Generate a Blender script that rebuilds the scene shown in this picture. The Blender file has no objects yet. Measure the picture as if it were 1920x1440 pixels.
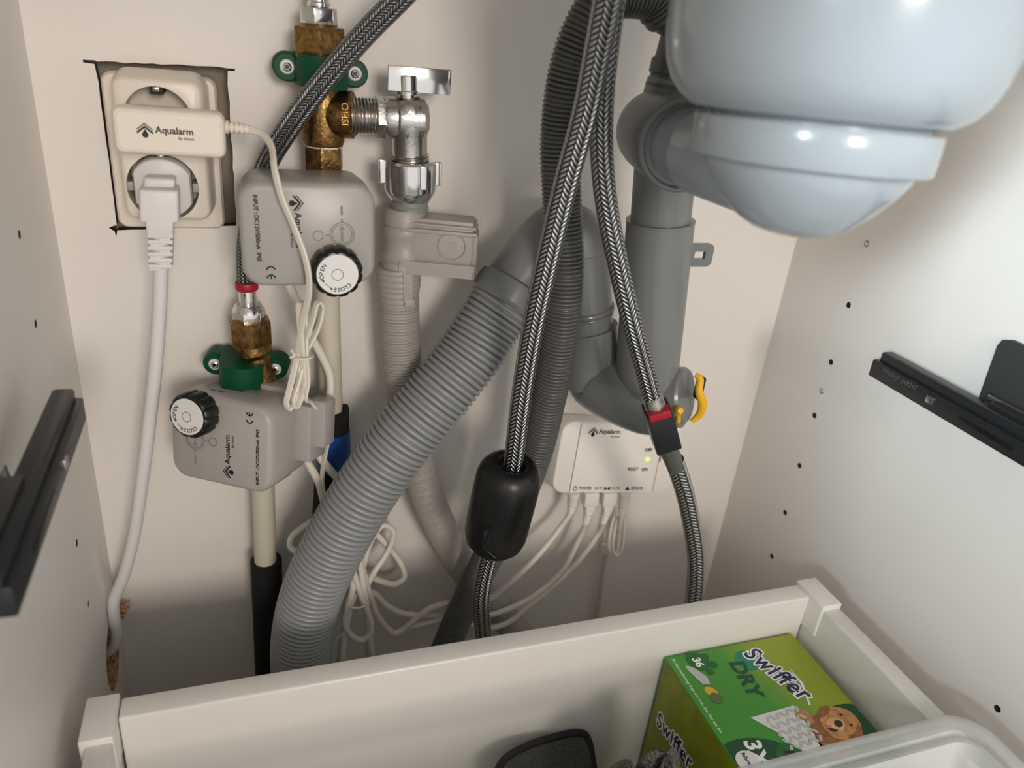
import bpy, bmesh, math, random
import numpy as np
from mathutils import Matrix, Vector
random.seed(4); RNG = np.random.default_rng(7)
S = bpy.context.scene
COL = S.collection
# ------------------------------------------------------------------ camera, world, lights, exposure
FPX = 1412.55
CAM = np.array([.1113, -.5293, .62])
_y, _p, _o = .3674, -.4393, .1077
_f = np.array([math.sin(_y)*math.cos(_p), math.cos(_y)*math.cos(_p), math.sin(_p)])
_rt = np.array([math.cos(_y), -math.sin(_y), 0.]); _up = np.cross(_rt, _f)
_R = math.cos(_o)*_rt + math.sin(_o)*_up; _U = -math.sin(_o)*_rt + math.cos(_o)*_up
cam = bpy.data.objects.new('camera', bpy.data.cameras.new('camera')); COL.objects.link(cam)
cam.matrix_world = Matrix([[_R[i], _U[i], -_f[i], CAM[i]] for i in range(3)] + [[0, 0, 0, 1]])
cam.data.sensor_width = 36; cam.data.lens = 36*FPX/1920; cam.data.clip_start = .01
cam.data.dof.use_dof = True; cam.data.dof.focus_distance = .50; cam.data.dof.aperture_fstop = 7.0
S.camera = cam
w = bpy.data.worlds.new('World'); S.world = w; w.use_nodes = True
w.node_tree.nodes['Background'].inputs[0].default_value = (1, .985, .965, 1)
w.node_tree.nodes['Background'].inputs[1].default_value = .85
def area(name, loc, aim, sx, sy, power, col):
    l = bpy.data.lights.new(name, 'AREA'); l.shape = 'RECTANGLE'; l.size = sx; l.size_y = sy; l.energy = power; l.color = col
    o = bpy.data.objects.new(name, l); COL.objects.link(o); o.location = loc
    o.rotation_euler = (Vector(aim)-Vector(loc)).to_track_quat('-Z', 'Y').to_euler(); return o
area('kitchen_lamp', (.30, -1.9, .92), (.22, 0, .4), .36, .36, 13.2, (1, .87, .77))
win = area('kitchen_window', (-.79, -1.27, .98), (.56, -.26, .60), .26, .26, .66, (.80, .93, 1)); win.data.spread = math.radians(24)
S.view_settings.view_transform = 'Standard'; S.view_settings.look = 'None'
S.view_settings.exposure = .10; S.view_settings.gamma = 1; S.view_settings.use_curve_mapping = False

# ------------------------------------------------------------------ measuring helpers (pixel + depth from the back wall -> real point)
def _ray(u, v): return _f + _R*(u-960)/FPX + _U*(720-v)/FPX
def P(u, v, d): r = _ray(u, v); return CAM + r*((-d-CAM[1])/r[1])
def PX(u, v, x): r = _ray(u, v); return CAM + r*((x-CAM[0])/r[0])
def PZ(u, v, z): r = _ray(u, v); return CAM + r*((z-CAM[2])/r[2])
def path(pts): return np.array([P(*q) for q in pts])
def spline(pts, step=.002):
    p = np.asarray(pts, float); p = np.vstack([2*p[0]-p[1], p, 2*p[-1]-p[-2]])
    out = []
    for i in range(1, len(p)-2):
        a, b, c, d = p[i-1:i+3]
        n = max(2, int(np.linalg.norm(c-b)/.001))
        t = np.linspace(0, 1, n, endpoint=False)[:, None]
        # centripetal-ish tangents
        l0, l1, l2 = [max(np.linalg.norm(x), 1e-6)**.5 for x in (b-a, c-b, d-c)]
        m1 = ((b-a)/l0-(c-a)/(l0+l1)+(c-b)/l1)*l1; m2 = ((c-b)/l1-(d-b)/(l1+l2)+(d-c)/l2)*l1
        out.append((2*t**3-3*t**2+1)*b+(t**3-2*t**2+t)*m1+(-2*t**3+3*t**2)*c+(t**3-t**2)*m2)
    out = np.vstack(out+[p[-2:-1]])
    s = np.r_[0, np.cumsum(np.linalg.norm(np.diff(out, axis=0), axis=1))]
    n = max(3, int(s[-1]/step)+1); q = np.linspace(0, s[-1], n)
    return np.c_[[np.interp(q, s, out[:, k]) for k in range(3)]].T, q

# ------------------------------------------------------------------ materials
def lin(c): return tuple((x/12.92 if x <= .04045 else ((x+.055)/1.055)**2.4) for x in [k/255 for k in c])
def nmath(nt, op, a, b=None):
    n = nt.nodes.new('ShaderNodeMath'); n.operation = op
    for i, x in enumerate((a, b)):
        if x is None: continue
        if isinstance(x, (int, float)): n.inputs[i].default_value = x
        else: nt.links.new(x, n.inputs[i])
    return n.outputs[0]
def mat(name, rgb, rough=.5, metal=0, bump=0, bscale=200, vary=0, vscale=40, coat=0, trans=0, emit=0, spec=.5):
    m = bpy.data.materials.new(name); m.use_nodes = True; nt = m.node_tree; b = nt.nodes['Principled BSDF']
    c = lin(rgb); b.inputs['Base Color'].default_value = (*c, 1); b.inputs['Roughness'].default_value = rough
    b.inputs['Metallic'].default_value = metal; b.inputs['Coat Weight'].default_value = coat
    b.inputs['Transmission Weight'].default_value = trans; b.inputs['Specular IOR Level'].default_value = spec
    if emit: b.inputs['Emission Color'].default_value = (*c, 1); b.inputs['Emission Strength'].default_value = emit
    if bump or vary:
        tc = nt.nodes.new('ShaderNodeTexCoord')
        n = nt.nodes.new('ShaderNodeTexNoise'); n.inputs['Scale'].default_value = bscale if bump else vscale
        nt.links.new(tc.outputs['Object'], n.inputs['Vector'])
        if bump:
            bp = nt.nodes.new('ShaderNodeBump'); bp.inputs['Strength'].default_value = bump; bp.inputs['Distance'].default_value = .0006
            nt.links.new(n.outputs['Fac'], bp.inputs['Height']); nt.links.new(bp.outputs['Normal'], b.inputs['Normal'])
        if vary:
            n2 = nt.nodes.new('ShaderNodeTexNoise'); n2.inputs['Scale'].default_value = vscale; n2.inputs['Detail'].default_value = 6
            nt.links.new(tc.outputs['Object'], n2.inputs['Vector'])
            r = nt.nodes.new('ShaderNodeValToRGB'); r.color_ramp.elements[0].position = .35; r.color_ramp.elements[1].position = .65
            r.color_ramp.elements[0].color = (*[x*(1-vary) for x in c], 1); r.color_ramp.elements[1].color = (*[min(1, x*(1+vary*.5)) for x in c], 1)
            nt.links.new(n2.outputs['Fac'], r.inputs['Fac']); nt.links.new(r.outputs['Color'], b.inputs['Base Color'])
    return m
def braid_mat(name, dark, light, cols=10, pitch=.0026, rough=.32):
    m = mat(name, (120, 120, 120), rough, 1); nt = m.node_tree; b = nt.nodes['Principled BSDF']
    uv = nt.nodes.new('ShaderNodeUVMap'); sp = nt.nodes.new('ShaderNodeSeparateXYZ'); nt.links.new(uv.outputs['UV'], sp.inputs[0])
    U = nmath(nt, 'MULTIPLY', sp.outputs[0], cols); fr = nmath(nt, 'FRACT', U); ix = nmath(nt, 'FLOOR', U)
    dr = nmath(nt, 'SUBTRACT', 1.0, nmath(nt, 'MULTIPLY', nmath(nt, 'MODULO', ix, 2), 2.0))
    t = nmath(nt, 'FRACT', nmath(nt, 'ADD', nmath(nt, 'MULTIPLY', sp.outputs[1], 1/pitch), nmath(nt, 'MULTIPLY', nmath(nt, 'MULTIPLY', fr, dr), 1.3)))
    h = nmath(nt, 'MULTIPLY', nmath(nt, 'SINE', nmath(nt, 'MULTIPLY', t, math.pi)), nmath(nt, 'POWER', nmath(nt, 'SINE', nmath(nt, 'MULTIPLY', fr, math.pi)), .6))
    r = nt.nodes.new('ShaderNodeValToRGB'); r.color_ramp.elements[0].position = .15; r.color_ramp.elements[1].position = .85
    r.color_ramp.elements[0].color = (*lin(dark), 1); r.color_ramp.elements[1].color = (*lin(light), 1)
    nt.links.new(h, r.inputs['Fac']); nt.links.new(r.outputs['Color'], b.inputs['Base Color'])
    bp = nt.nodes.new('ShaderNodeBump'); bp.inputs['Strength'].default_value = .9; bp.inputs['Distance'].default_value = .0009
    nt.links.new(h, bp.inputs['Height']); nt.links.new(bp.outputs['Normal'], b.inputs['Normal'])
    return m
def chip_mat():
    m = mat('chipboard', (150, 105, 70), .9); nt = m.node_tree; b = nt.nodes['Principled BSDF']
    tc = nt.nodes.new('ShaderNodeTexCoord'); v = nt.nodes.new('ShaderNodeTexVoronoi'); v.inputs['Scale'].default_value = 420
    nt.links.new(tc.outputs['Object'], v.inputs['Vector'])
    r = nt.nodes.new('ShaderNodeValToRGB'); r.color_ramp.elements[0].color = (*lin((150, 104, 72)), 1); r.color_ramp.elements[1].color = (*lin((222, 180, 142)), 1)
    nt.links.new(v.outputs['Color'], r.inputs['Fac']); nt.links.new(r.outputs['Color'], b.inputs['Base Color'])
    bp = nt.nodes.new('ShaderNodeBump'); bp.inputs['Distance'].default_value = .002; nt.links.new(v.outputs['Distance'], bp.inputs['Height']); nt.links.new(bp.outputs['Normal'], b.inputs['Normal'])
    return m
def brass_mat():
    m = mat('tarnished_brass', (158, 124, 76), .36, 1, vary=.45, vscale=260); nt = m.node_tree; b = nt.nodes['Principled BSDF']
    tc = nt.nodes.new('ShaderNodeTexCoord'); n = nt.nodes.new('ShaderNodeTexNoise'); n.inputs['Scale'].default_value = 500
    nt.links.new(tc.outputs['Object'], n.inputs['Vector']); bp = nt.nodes.new('ShaderNodeBump'); bp.inputs['Distance'].default_value = .0006; bp.inputs['Strength'].default_value = .6
    nt.links.new(n.outputs['Fac'], bp.inputs['Height']); nt.links.new(bp.outputs['Normal'], b.inputs['Normal'])
    return m
def cloth_mat(name, rgb, scale, dist):
    m = mat(name, rgb, .95); nt = m.node_tree; b = nt.nodes['Principled BSDF']
    tc = nt.nodes.new('ShaderNodeTexCoord'); mp = nt.nodes.new('ShaderNodeMapping'); mp.inputs['Scale'].default_value = (1, .35, 1); v = nt.nodes.new('ShaderNodeTexVoronoi'); v.inputs['Scale'].default_value = scale
    nt.links.new(tc.outputs['Object'], mp.inputs[0]); nt.links.new(mp.outputs[0], v.inputs['Vector'])
    r = nt.nodes.new('ShaderNodeValToRGB'); c = lin(rgb); r.color_ramp.elements[0].color = (*[min(1, x*1.4) for x in c], 1); r.color_ramp.elements[1].color = (*[x*.45 for x in c], 1)
    nt.links.new(v.outputs['Distance'], r.inputs['Fac']); nt.links.new(r.outputs['Color'], b.inputs['Base Color'])
    bp = nt.nodes.new('ShaderNodeBump'); bp.invert = True; bp.inputs['Distance'].default_value = dist; nt.links.new(v.outputs['Distance'], bp.inputs['Height']); nt.links.new(bp.outputs['Normal'], b.inputs['Normal'])
    return m
def clear_mat():
    m = bpy.data.materials.new('clear_plastic'); m.use_nodes = True; nt = m.node_tree; b = nt.nodes['Principled BSDF']
    b.inputs['Base Color'].default_value = (.9, .92, .92, 1); b.inputs['Roughness'].default_value = .12
    t = nt.nodes.new('ShaderNodeBsdfTransparent'); t.inputs[0].default_value = (.97, .98, .98, 1); mx = nt.nodes.new('ShaderNodeMixShader')
    lw = nt.nodes.new('ShaderNodeLayerWeight'); lw.inputs[0].default_value = .35
    f = nmath(nt, 'ADD', nmath(nt, 'MULTIPLY', lw.outputs['Facing'], .62), .17)
    nt.links.new(f, mx.inputs[0]); nt.links.new(t.outputs[0], mx.inputs[1]); nt.links.new(b.outputs[0], mx.inputs[2])
    nt.links.new(mx.outputs[0], nt.nodes['Material Output'].inputs['Surface']); return m
def box_art_mat():   # printed carton: green fading to lime across the width, faint leafy pattern
    m = mat('carton_print', (80, 150, 40), .38); nt = m.node_tree; b = nt.nodes['Principled BSDF']
    tc = nt.nodes.new('ShaderNodeTexCoord'); sp = nt.nodes.new('ShaderNodeSeparateXYZ'); nt.links.new(tc.outputs['Object'], sp.inputs[0])
    n = nt.nodes.new('ShaderNodeTexNoise'); n.inputs['Scale'].default_value = 75; nt.links.new(tc.outputs['Object'], n.inputs['Vector'])
    f = nmath(nt, 'ADD', nmath(nt, 'MULTIPLY', nmath(nt, 'ADD', nmath(nt, 'MULTIPLY', sp.outputs[0], 1.0), nmath(nt, 'MULTIPLY', sp.outputs[1], .25)), 1/.112), nmath(nt, 'MULTIPLY', n.outputs['Fac'], .12))
    r = nt.nodes.new('ShaderNodeValToRGB'); e = r.color_ramp.elements
    e[0].position = .40; e[0].color = (*lin((66, 150, 46)), 1); e[1].position = .75; e[1].color = (*lin((150, 168, 30)), 1)
    nt.links.new(f, r.inputs['Fac']); nt.links.new(r.outputs['Color'], b.inputs['Base Color']); return m

M = dict(
 braids=braid_mat('braided_bright', (70, 74, 78), (246, 248, 250), 8, .0033, .25),
 wall=mat('white_melamine', (234, 230, 224), .42, bump=.05, bscale=900),
 masonry=mat('plaster_behind', (150, 140, 125), .9, bump=.3),
 chip=chip_mat(), brass=brass_mat(),
 dark=mat('dark_gap', (60, 52, 42), .9),
 drawer=mat('drawer_white_steel', (222, 220, 214), .32, bump=.03, bscale=1500),
 wplas=mat('warm_white_plastic', (232, 224, 212), .35),
 cplas=mat('cool_white_plastic', (222, 220, 220), .4),
 cable=mat('white_cable', (226, 220, 208), .42),
 device=mat('device_white', (238, 234, 226), .38),
 grey=mat('grey_actuator', (168, 165, 161), .34),
 grey2=mat('grey_actuator_emboss', (136, 134, 131), .34),
 taupe=mat('taupe_plastic', (164, 159, 152), .42),
 taupe2=mat('greygreen_plastic', (130, 138, 134), .45),
 pipe=mat('grey_pvc', (118, 121, 121), .30, coat=.15),
 hose=mat('grey_corrugated', (142, 145, 146), .33),
 dhose=mat('dark_corrugated', (84, 85, 82), .34),
 trap=mat('light_grey_pvc', (158, 168, 175), .22, coat=.3),
 black=mat('black_plastic', (9, 9, 10), .36),
 knobk=mat('knob_black', (14, 14, 14), .3),
 rail=mat('rail_anthracite', (40, 43, 46), .35, .3),
 rail2=mat('rail_plate', (64, 67, 67), .5, .3),
 steel=mat('steel', (190, 188, 184), .25, 1),
 chrome=mat('chrome', (225, 224, 222), .13, 1),
 satin=mat('satin_nickel', (196, 194, 190), .27, 1, bump=.25, bscale=700),
 green=mat('green_plastic', (0, 74, 45), .5, spec=.3),
 yellow=mat('yellow_plastic', (236, 178, 20), .4),
 red=mat('red_rubber', (160, 22, 42), .45),
 blue=mat('blue_tape', (24, 74, 150), .4),
 foam=mat('black_foam', (20, 20, 20), .95, bump=.6, bscale=600),
 ink=mat('black_ink', (20, 20, 20), .5), inkg=mat('grey_ink', (95, 92, 88), .6), inkw=mat('white_ink', (245, 245, 245), .45),
 label=mat('white_label', (226, 226, 224), .4),
 led=mat('green_led', (150, 255, 20), .4, emit=2.2),
 pipew=mat('ivory_pipe', (206, 200, 182), .5),
 thin=mat('translucent_wire', (205, 198, 186), .35),
 braid=braid_mat('braided_steel', (50, 51, 52), (204, 205, 206), 10, .0029), braidd=braid_mat('braided_grey', (58, 60, 61), (176, 179, 180), 14, .0022, .45),
 mesh=cloth_mat('dark_mesh', (70, 70, 68), 900, .0006), fuzzy=cloth_mat('grey_microfibre', (110, 108, 102), 520, .0022),
 binding=mat('black_binding', (22, 22, 22), .8), clear=clear_mat(), carton=box_art_mat(),
 side=mat('carton_lime', (128, 138, 18), .4, vary=.25, vscale=45), dgreen=mat('print_dark_green', (14, 74, 42), .4), mgreen=mat('print_paw_green', (20, 100, 40), .4),
 navy=mat('print_navy', (26, 24, 84), .4), teal=mat('print_teal', (30, 130, 104), .4), pad=mat('print_pad', (222, 222, 220), .45), padg=mat('print_pad_grey', (186, 188, 188), .45),
 fur=mat('print_fur', (196, 140, 88), .5, vary=.3, vscale=220), fur2=mat('print_fur_dark', (150, 96, 54), .5, vary=.3, vscale=220), nose=mat('print_nose', (24, 20, 18), .4), tongue=mat('print_tongue', (214, 110, 120), .4),
 lemonfur=mat('print_fur_light', (222, 178, 130), .5, vary=.2, vscale=260), lemon=mat('print_lemon', (214, 176, 40), .4), limeg=mat('print_olive', (92, 110, 60), .4), sky=mat('print_blue', (70, 150, 200), .4),
)

# ------------------------------------------------------------------ object helpers
def bare(name, bm_or_geo, m, uvs=None, smooth=35, recalc=True):
    me = bpy.data.meshes.new(name)
    if isinstance(bm_or_geo, bmesh.types.BMesh):
        if recalc: bmesh.ops.recalc_face_normals(bm_or_geo, faces=bm_or_geo.faces)
        bm_or_geo.to_mesh(me); bm_or_geo.free()
    else:
        v, f = bm_or_geo[:2]; me.from_pydata([tuple(x) for x in v], [], [tuple(x) for x in f])
        if len(bm_or_geo) > 2 and bm_or_geo[2] is not None:
            uvl = me.uv_layers.new(name='UVMap'); uvl.data.foreach_set('uv', np.asarray(bm_or_geo[2], np.float32).ravel())
    me.materials.append(m)
    if smooth:
        me.polygons.foreach_set('use_smooth', [True]*len(me.polygons))
        if smooth < 180: me.set_sharp_from_angle(angle=math.radians(smooth))
    me.update()
    o = bpy.data.objects.new(name, me); COL.objects.link(o); return o
ROOTM = {}
def tag(o, label, cat, group=None):
    o['label'] = label; o['category'] = cat
    if group: o['group'] = group
    return o
def thing(name, label, cat, loc, R=None, group=None):
    o = bpy.data.objects.new(name, None); COL.objects.link(o); o.empty_display_size = .02
    Mx = Matrix.Translation(Vector(loc)) @ (R.to_4x4() if R is not None else Matrix.Identity(4))
    o.matrix_world = Mx; ROOTM[o.name] = Mx
    return tag(o, label, cat, group)
def part(name, geo, m, parent, local=False, smooth=35, label=None, recalc=True):
    """a child mesh; geo is in world coordinates unless local"""
    o = bare(name, geo, m, smooth=smooth, recalc=recalc)
    Mx = ROOTM[parent.name]
    if not local: o.data.transform(Mx.inverted())
    o.parent = parent; ROOTM[o.name] = Mx
    if label: o['label'] = label
    return o
def one(name, geo, m, label, cat, loc, group=None, smooth=35):
    o = bare(name, geo, m, smooth=smooth); o.data.transform(Matrix.Translation(-Vector(loc))); o.location = loc
    return tag(o, label, cat, group)
def struct(name, geo, m, parent=None, smooth=0):
    o = bare(name, geo, m, smooth=smooth)
    if parent: o.parent = parent
    else: o['kind'] = 'structure'
    return o
# ------------------------------------------------------------------ shape helpers
def join(bm, geo, Mx=None):
    if isinstance(geo, bmesh.types.BMesh):
        me = bpy.data.meshes.new('tmp'); geo.to_mesh(me); geo.free()
        if Mx is not None: me.transform(Mx)
        bm.from_mesh(me); bpy.data.meshes.remove(me)
    else:
        vs = [bm.verts.new((Mx @ Vector(v)) if Mx is not None else v) for v in geo[0]]
        for f in geo[1]:
            try: bm.faces.new([vs[i] for i in f])
            except ValueError: pass
    return bm
def merged(*geos):
    bm = bmesh.new()
    for g in geos: join(bm, g)
    return bm
def moved(geo, Mx): return join(bmesh.new(), geo, Mx)
def box(x0, x1, y0, y1, z0, z1, bev=0, seg=2):
    bm = bmesh.new(); bmesh.ops.create_cube(bm, size=1)
    for v in bm.verts: v.co = ((x0+x1)/2+v.co.x*(x1-x0), (y0+y1)/2+v.co.y*(y1-y0), (z0+z1)/2+v.co.z*(z1-z0))
    if bev: bmesh.ops.bevel(bm, geom=list(bm.edges), offset=bev, segments=seg, profile=.5, affect='EDGES')
    return bm
def frame_z(o, z, x=(1, 0, 0)):
    z = Vector(z).normalized(); x = Vector(x); x = (x - z*x.dot(z)).normalized(); y = z.cross(x)
    return Matrix([[x[i], y[i], z[i], o[i]] for i in range(3)] + [[0, 0, 0, 1]])
def lathe(prof, Mx=None, seg=32, rfun=None, cap=True):
    """prof = [(r, z)] revolved about local z"""
    vs, fs = [], []
    for r, z in prof:
        for k in range(seg):
            a = 2*math.pi*k/seg; rr = r*(rfun(a) if rfun else 1); vs.append((rr*math.cos(a), rr*math.sin(a), z))
    n = len(prof)
    for i in range(n-1):
        for k in range(seg): fs.append((i*seg+k, i*seg+(k+1) % seg, (i+1)*seg+(k+1) % seg, (i+1)*seg+k))
    if cap: fs.append(tuple(range(seg))[::-1]); fs.append(tuple((n-1)*seg+k for k in range(seg)))
    return moved((vs, fs), Mx) if Mx is not None else join(bmesh.new(), (vs, fs))
def rod(p, q, prof, seg=32, x=(1, 0.01, 0)):
    """prof = [(r, t)] t 0..1 from p to q"""
    p, q = Vector(p), Vector(q); L = (q-p).length
    return lathe([(r, t*L) for r, t in prof], frame_z(p, q-p, x), seg)
def cyl(p, q, r, bev=.0006, seg=32):
    L = (Vector(q)-Vector(p)).length; b = bev/L
    return rod(p, q, [(r-bev, 0), (r, b), (r, 1-b), (r-bev, 1)], seg)
def hexnut(p, q, r, x=(1, .2, 0), ch=.0012):
    p, q = Vector(p), Vector(q); L = (q-p).length
    bm = lathe([(r, 0), (r, L)], frame_z(p, q-p, x), 6)
    bmesh.ops.bevel(bm, geom=list(bm.edges), offset=ch, segments=2, profile=.6, affect='EDGES'); return bm
def ring(c, axis, R, r, seg=32, rs=10, x=(1, .01, 0)):
    vs, fs = [], []; Mx = frame_z(c, axis, x)
    for i in range(seg):
        a = 2*math.pi*i/seg
        for j in range(rs):
            b = 2*math.pi*j/rs; vs.append(((R+r*math.cos(b))*math.cos(a), (R+r*math.cos(b))*math.sin(a), r*math.sin(b)))
    for i in range(seg):
        for j in range(rs): fs.append((i*rs+j, ((i+1) % seg)*rs+j, ((i+1) % seg)*rs+(j+1) % rs, i*rs+(j+1) % rs))
    return moved((vs, fs), Mx)
def sweep(pts, rad, seg=16, step=.002, rfun=None, cross=None, raw=False, x0=None):
    """tube along a spline; rad number or list per control point; rfun(s) multiplies along length; returns (v, f, uv)"""
    if raw: c = np.asarray(pts, float); s = np.r_[0, np.cumsum(np.linalg.norm(np.diff(c, axis=0), axis=1))]
    else: c, s = spline(pts, step)
    n = len(c); t = np.gradient(c, axis=0); t /= np.linalg.norm(t, axis=1)[:, None]
    if np.isscalar(rad): r = np.full(n, rad)
    else:
        k = np.asarray(pts, float); ks = np.r_[0, np.cumsum(np.linalg.norm(np.diff(k, axis=0), axis=1))]
        r = np.interp(s/s[-1], ks/ks[-1], rad)
    if rfun: r = r + np.array([rfun(a) for a in s])
    nrm = np.array(x0 if x0 is not None else (0.3, .2, 1.)); nrm = nrm - t[0]*(nrm@t[0]); nrm /= np.linalg.norm(nrm)
    N = [nrm]
    for i in range(1, n):
        v = N[-1]-t[i]*(N[-1]@t[i]); N.append(v/np.linalg.norm(v))
    N = np.array(N); B = np.cross(t, N)
    a = np.linspace(0, 2*np.pi, seg, endpoint=False)
    cr = np.ones(seg) if cross is None else np.array([cross(x) for x in a])
    v = c[:, None, :] + (r[:, None]*(cr*np.cos(a)))[:, :, None]*N[:, None, :] + (r[:, None]*(cr*np.sin(a)))[:, :, None]*B[:, None, :]
    v = v.reshape(-1, 3)
    i = np.arange(n-1)[:, None]; k = np.arange(seg)[None, :]; k2 = (k+1) % seg
    f = np.stack([i*seg+k, i*seg+k2, (i+1)*seg+k2, (i+1)*seg+k], -1).reshape(-1, 4)
    u0 = np.broadcast_to(k/seg, (n-1, seg)); u1 = np.broadcast_to((k+1)/seg, (n-1, seg))
    v0 = np.broadcast_to(s[:-1, None], (n-1, seg)); v1 = np.broadcast_to(s[1:, None], (n-1, seg))
    uv = np.stack([np.stack([u0, v0], -1), np.stack([u1, v0], -1), np.stack([u1, v1], -1), np.stack([u0, v1], -1)], 2).reshape(-1, 2)
    fl = [tuple(x) for x in f.tolist()] + [tuple(range(seg))[::-1], tuple(range((n-1)*seg, n*seg))]
    uv = np.vstack([uv, np.zeros((2*seg, 2))])
    return v, fl, uv
def twin(a): return 1.0 if abs(math.cos(a)) > .999 else max(.52, abs(math.cos(a))**.7)   # figure-eight twin lead
def corr(pitch, amp, pw=.6):
    return lambda s: amp*(abs(math.sin(math.pi*s/pitch))**pw-.6)*2
def rr_outline(w, h, r, n=6):
    pts = []
    for cx, cz, a0 in ((w/2-r, h/2-r, 0), (-w/2+r, h/2-r, 90), (-w/2+r, -h/2+r, 180), (w/2-r, -h/2+r, 270)):
        for k in range(n+1):
            a = math.radians(a0+90*k/n); pts.append((cx+r*math.cos(a), cz+r*math.sin(a)))
    return pts
def rr_loft(w, h, r, levels, n=6):
    """rounded rectangle in x-z; levels = [(inset, y)]"""
    vs, fs = [], []; m = 4*(n+1)
    for ins, y in levels:
        vs += [(x, y, z) for x, z in rr_outline(w-2*ins, h-2*ins, max(r-ins, .0003), n)]
    for i in range(len(levels)-1):
        for k in range(m): fs.append((i*m+k, i*m+(k+1) % m, (i+1)*m+(k+1) % m, (i+1)*m+k))
    fs.append(tuple(range(m))); fs.append(tuple((len(levels)-1)*m+k for k in range(m)))
    return join(bmesh.new(), (vs, fs))
def poly(pts, Mx, th=.0001):
    """thin flat printed / plate polygon given in local xy, lifted along local z"""
    n = len(pts); vs = [(x, y, 0) for x, y in pts]+[(x, y, th) for x, y in pts]
    fs = [tuple(range(n))[::-1], tuple(range(n, 2*n))]+[(k, (k+1) % n, n+(k+1) % n, n+k) for k in range(n)]
    return moved((vs, fs), Mx)
def disc_pts(cx, cy, rx, ry=None, n=24, rot=0):
    ry = ry or rx; c, s = math.cos(rot), math.sin(rot); o = []
    for k in range(n):
        a = 2*math.pi*k/n; x, y = rx*math.cos(a), ry*math.sin(a); o.append((cx+c*x-s*y, cy+s*x+c*y))
    return o
def annulus(cx, cy, r0, r1, Mx, a0=0, a1=360, n=28, th=.0001):
    bm = bmesh.new()
    A = [math.radians(a0+(a1-a0)*k/n) for k in range(n+1)]
    for k in range(n):
        q = [(cx+r*math.cos(a), cy+r*math.sin(a)) for r, a in ((r0, A[k]), (r1, A[k]), (r1, A[k+1]), (r0, A[k+1]))]
        join(bm, poly(q, Mx, th))
    return bm
def text(s, size, Mx, bold=0, align='CENTER', th=.0001, shear=0, space=1):
    cu = bpy.data.curves.new('t', 'FONT'); cu.body = s; cu.size = size; cu.offset = bold*size; cu.extrude = th/2; cu.align_x = align; cu.align_y = 'CENTER'
    cu.shear = shear; cu.space_character = space; cu.resolution_u = 3
    o = bpy.data.objects.new('t', cu); COL.objects.link(o)
    dg = bpy.context.evaluated_depsgraph_get(); me = bpy.data.meshes.new_from_object(o.evaluated_get(dg))
    me.transform(Mx); bm = bmesh.new(); bm.from_mesh(me)
    bpy.data.objects.remove(o); bpy.data.curves.remove(cu); bpy.data.meshes.remove(me); return bm
def face(x=0, z=0, y=0, rot=0):
    """frame on a front face whose normal is local -y: text x -> +x, text y -> +z"""
    return Matrix.Translation((x, y, z)) @ Matrix(((1, 0, 0, 0), (0, 0, -1, 0), (0, 1, 0, 0), (0, 0, 0, 1))) @ Matrix.Rotation(math.radians(rot), 4, 'Z')
def logo(Mx, s):
    """roof chevrons over a drop, s = height"""
    bm = bmesh.new()
    for k, (y, t) in enumerate(((.5, .07), (.33, .14))):
        for sg in (-1, 1):
            join(bm, poly([(0, y*s), (sg*.52*s, (y-.42)*s), (sg*.52*s, (y-.42-t*1.3)*s), (0, (y-t*1.3)*s)][::sg], Mx))
    join(bm, poly(disc_pts(0, -.3*s, .21*s)+[], Mx)); join(bm, poly([(-.17*s, -.2*s), (0, .1*s), (.17*s, -.2*s)], Mx)); return bm
def brand(Mx, s):
    return merged(logo(Mx @ Matrix.Translation((-1.35*s*1.2, 0, 0)), 1.35*s), text('Aqualarm', s*.86, Mx @ Matrix.Translation((.95*s, .08*s, 0)), .03), text('By Altech', s*.36, Mx @ Matrix.Translation((1.95*s, -.58*s, 0)), .02))
def euler(rx, ry, rz): return (Matrix.Rotation(rz, 3, 'Z') @ Matrix.Rotation(ry, 3, 'Y') @ Matrix.Rotation(rx, 3, 'X'))
def rotvec(v): v = Vector(v); return Matrix.Rotation(v.length, 3, v.normalized())

# ================================================================== SETTING
W = .564; TOPZ = .74; FRONT = -.558
def holed(bm, cutters):
    """boolean the cutter shapes out of a slab; small holes get a painted-in shade colour, the cable hole chipboard"""
    a = bare('slab', bm, M['wall'], smooth=0)
    cb = bmesh.new()
    for c in cutters: join(cb, c)
    c = bare('cut', cb, M['dark'], smooth=0); c.data.materials.append(M['chip'])  # dark colour stands in for the shade deep inside the small holes
    for p_ in c.data.polygons:
        if all((c.data.vertices[i].co-Vector((0, -.038, .160))).length < .045 for i in p_.vertices): p_.material_index = 1
    md = a.modifiers.new('b', 'BOOLEAN'); md.object = c; md.solver = 'EXACT'; md.material_mode = 'TRANSFER'
    dg = bpy.context.evaluated_depsgraph_get(); me = bpy.data.meshes.new_from_object(a.evaluated_get(dg))
    for x in (a, c): bpy.data.objects.remove(x)
    return me
def from_me(name, me):
    o = bpy.data.objects.new(name, me); COL.objects.link(o); o['kind'] = 'structure'; return o
HZ = [.5479-.0501*k for k in range(-2, 9)]   # system hole heights
hz_left = [z+.0 for z in HZ]
def hole(x, y, z, dirx, r=.0025, dep=.011): return cyl((x-dirx*.004, y, z), (x+dirx*dep, y, z), r, .0002, 14)
Z0, SP, DH = .6985-.0785*0, .0501, .0785
lh = [PX(u, v, 0) for u, v in [(36.5, 440), (67, 607), (95, 757), (120, 895), (144, 1018), (165, 1132)]]
rh = [PX(u, v, W) for u, v in [(1591, 572), (1558, 679), (1527, 779), (1499, 873), (1472, 961), (1447, 1043), (1870, 1329), (1625, 457), (1540, 733)]]
hc = Vector((-.02, -.037, .160))
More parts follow.
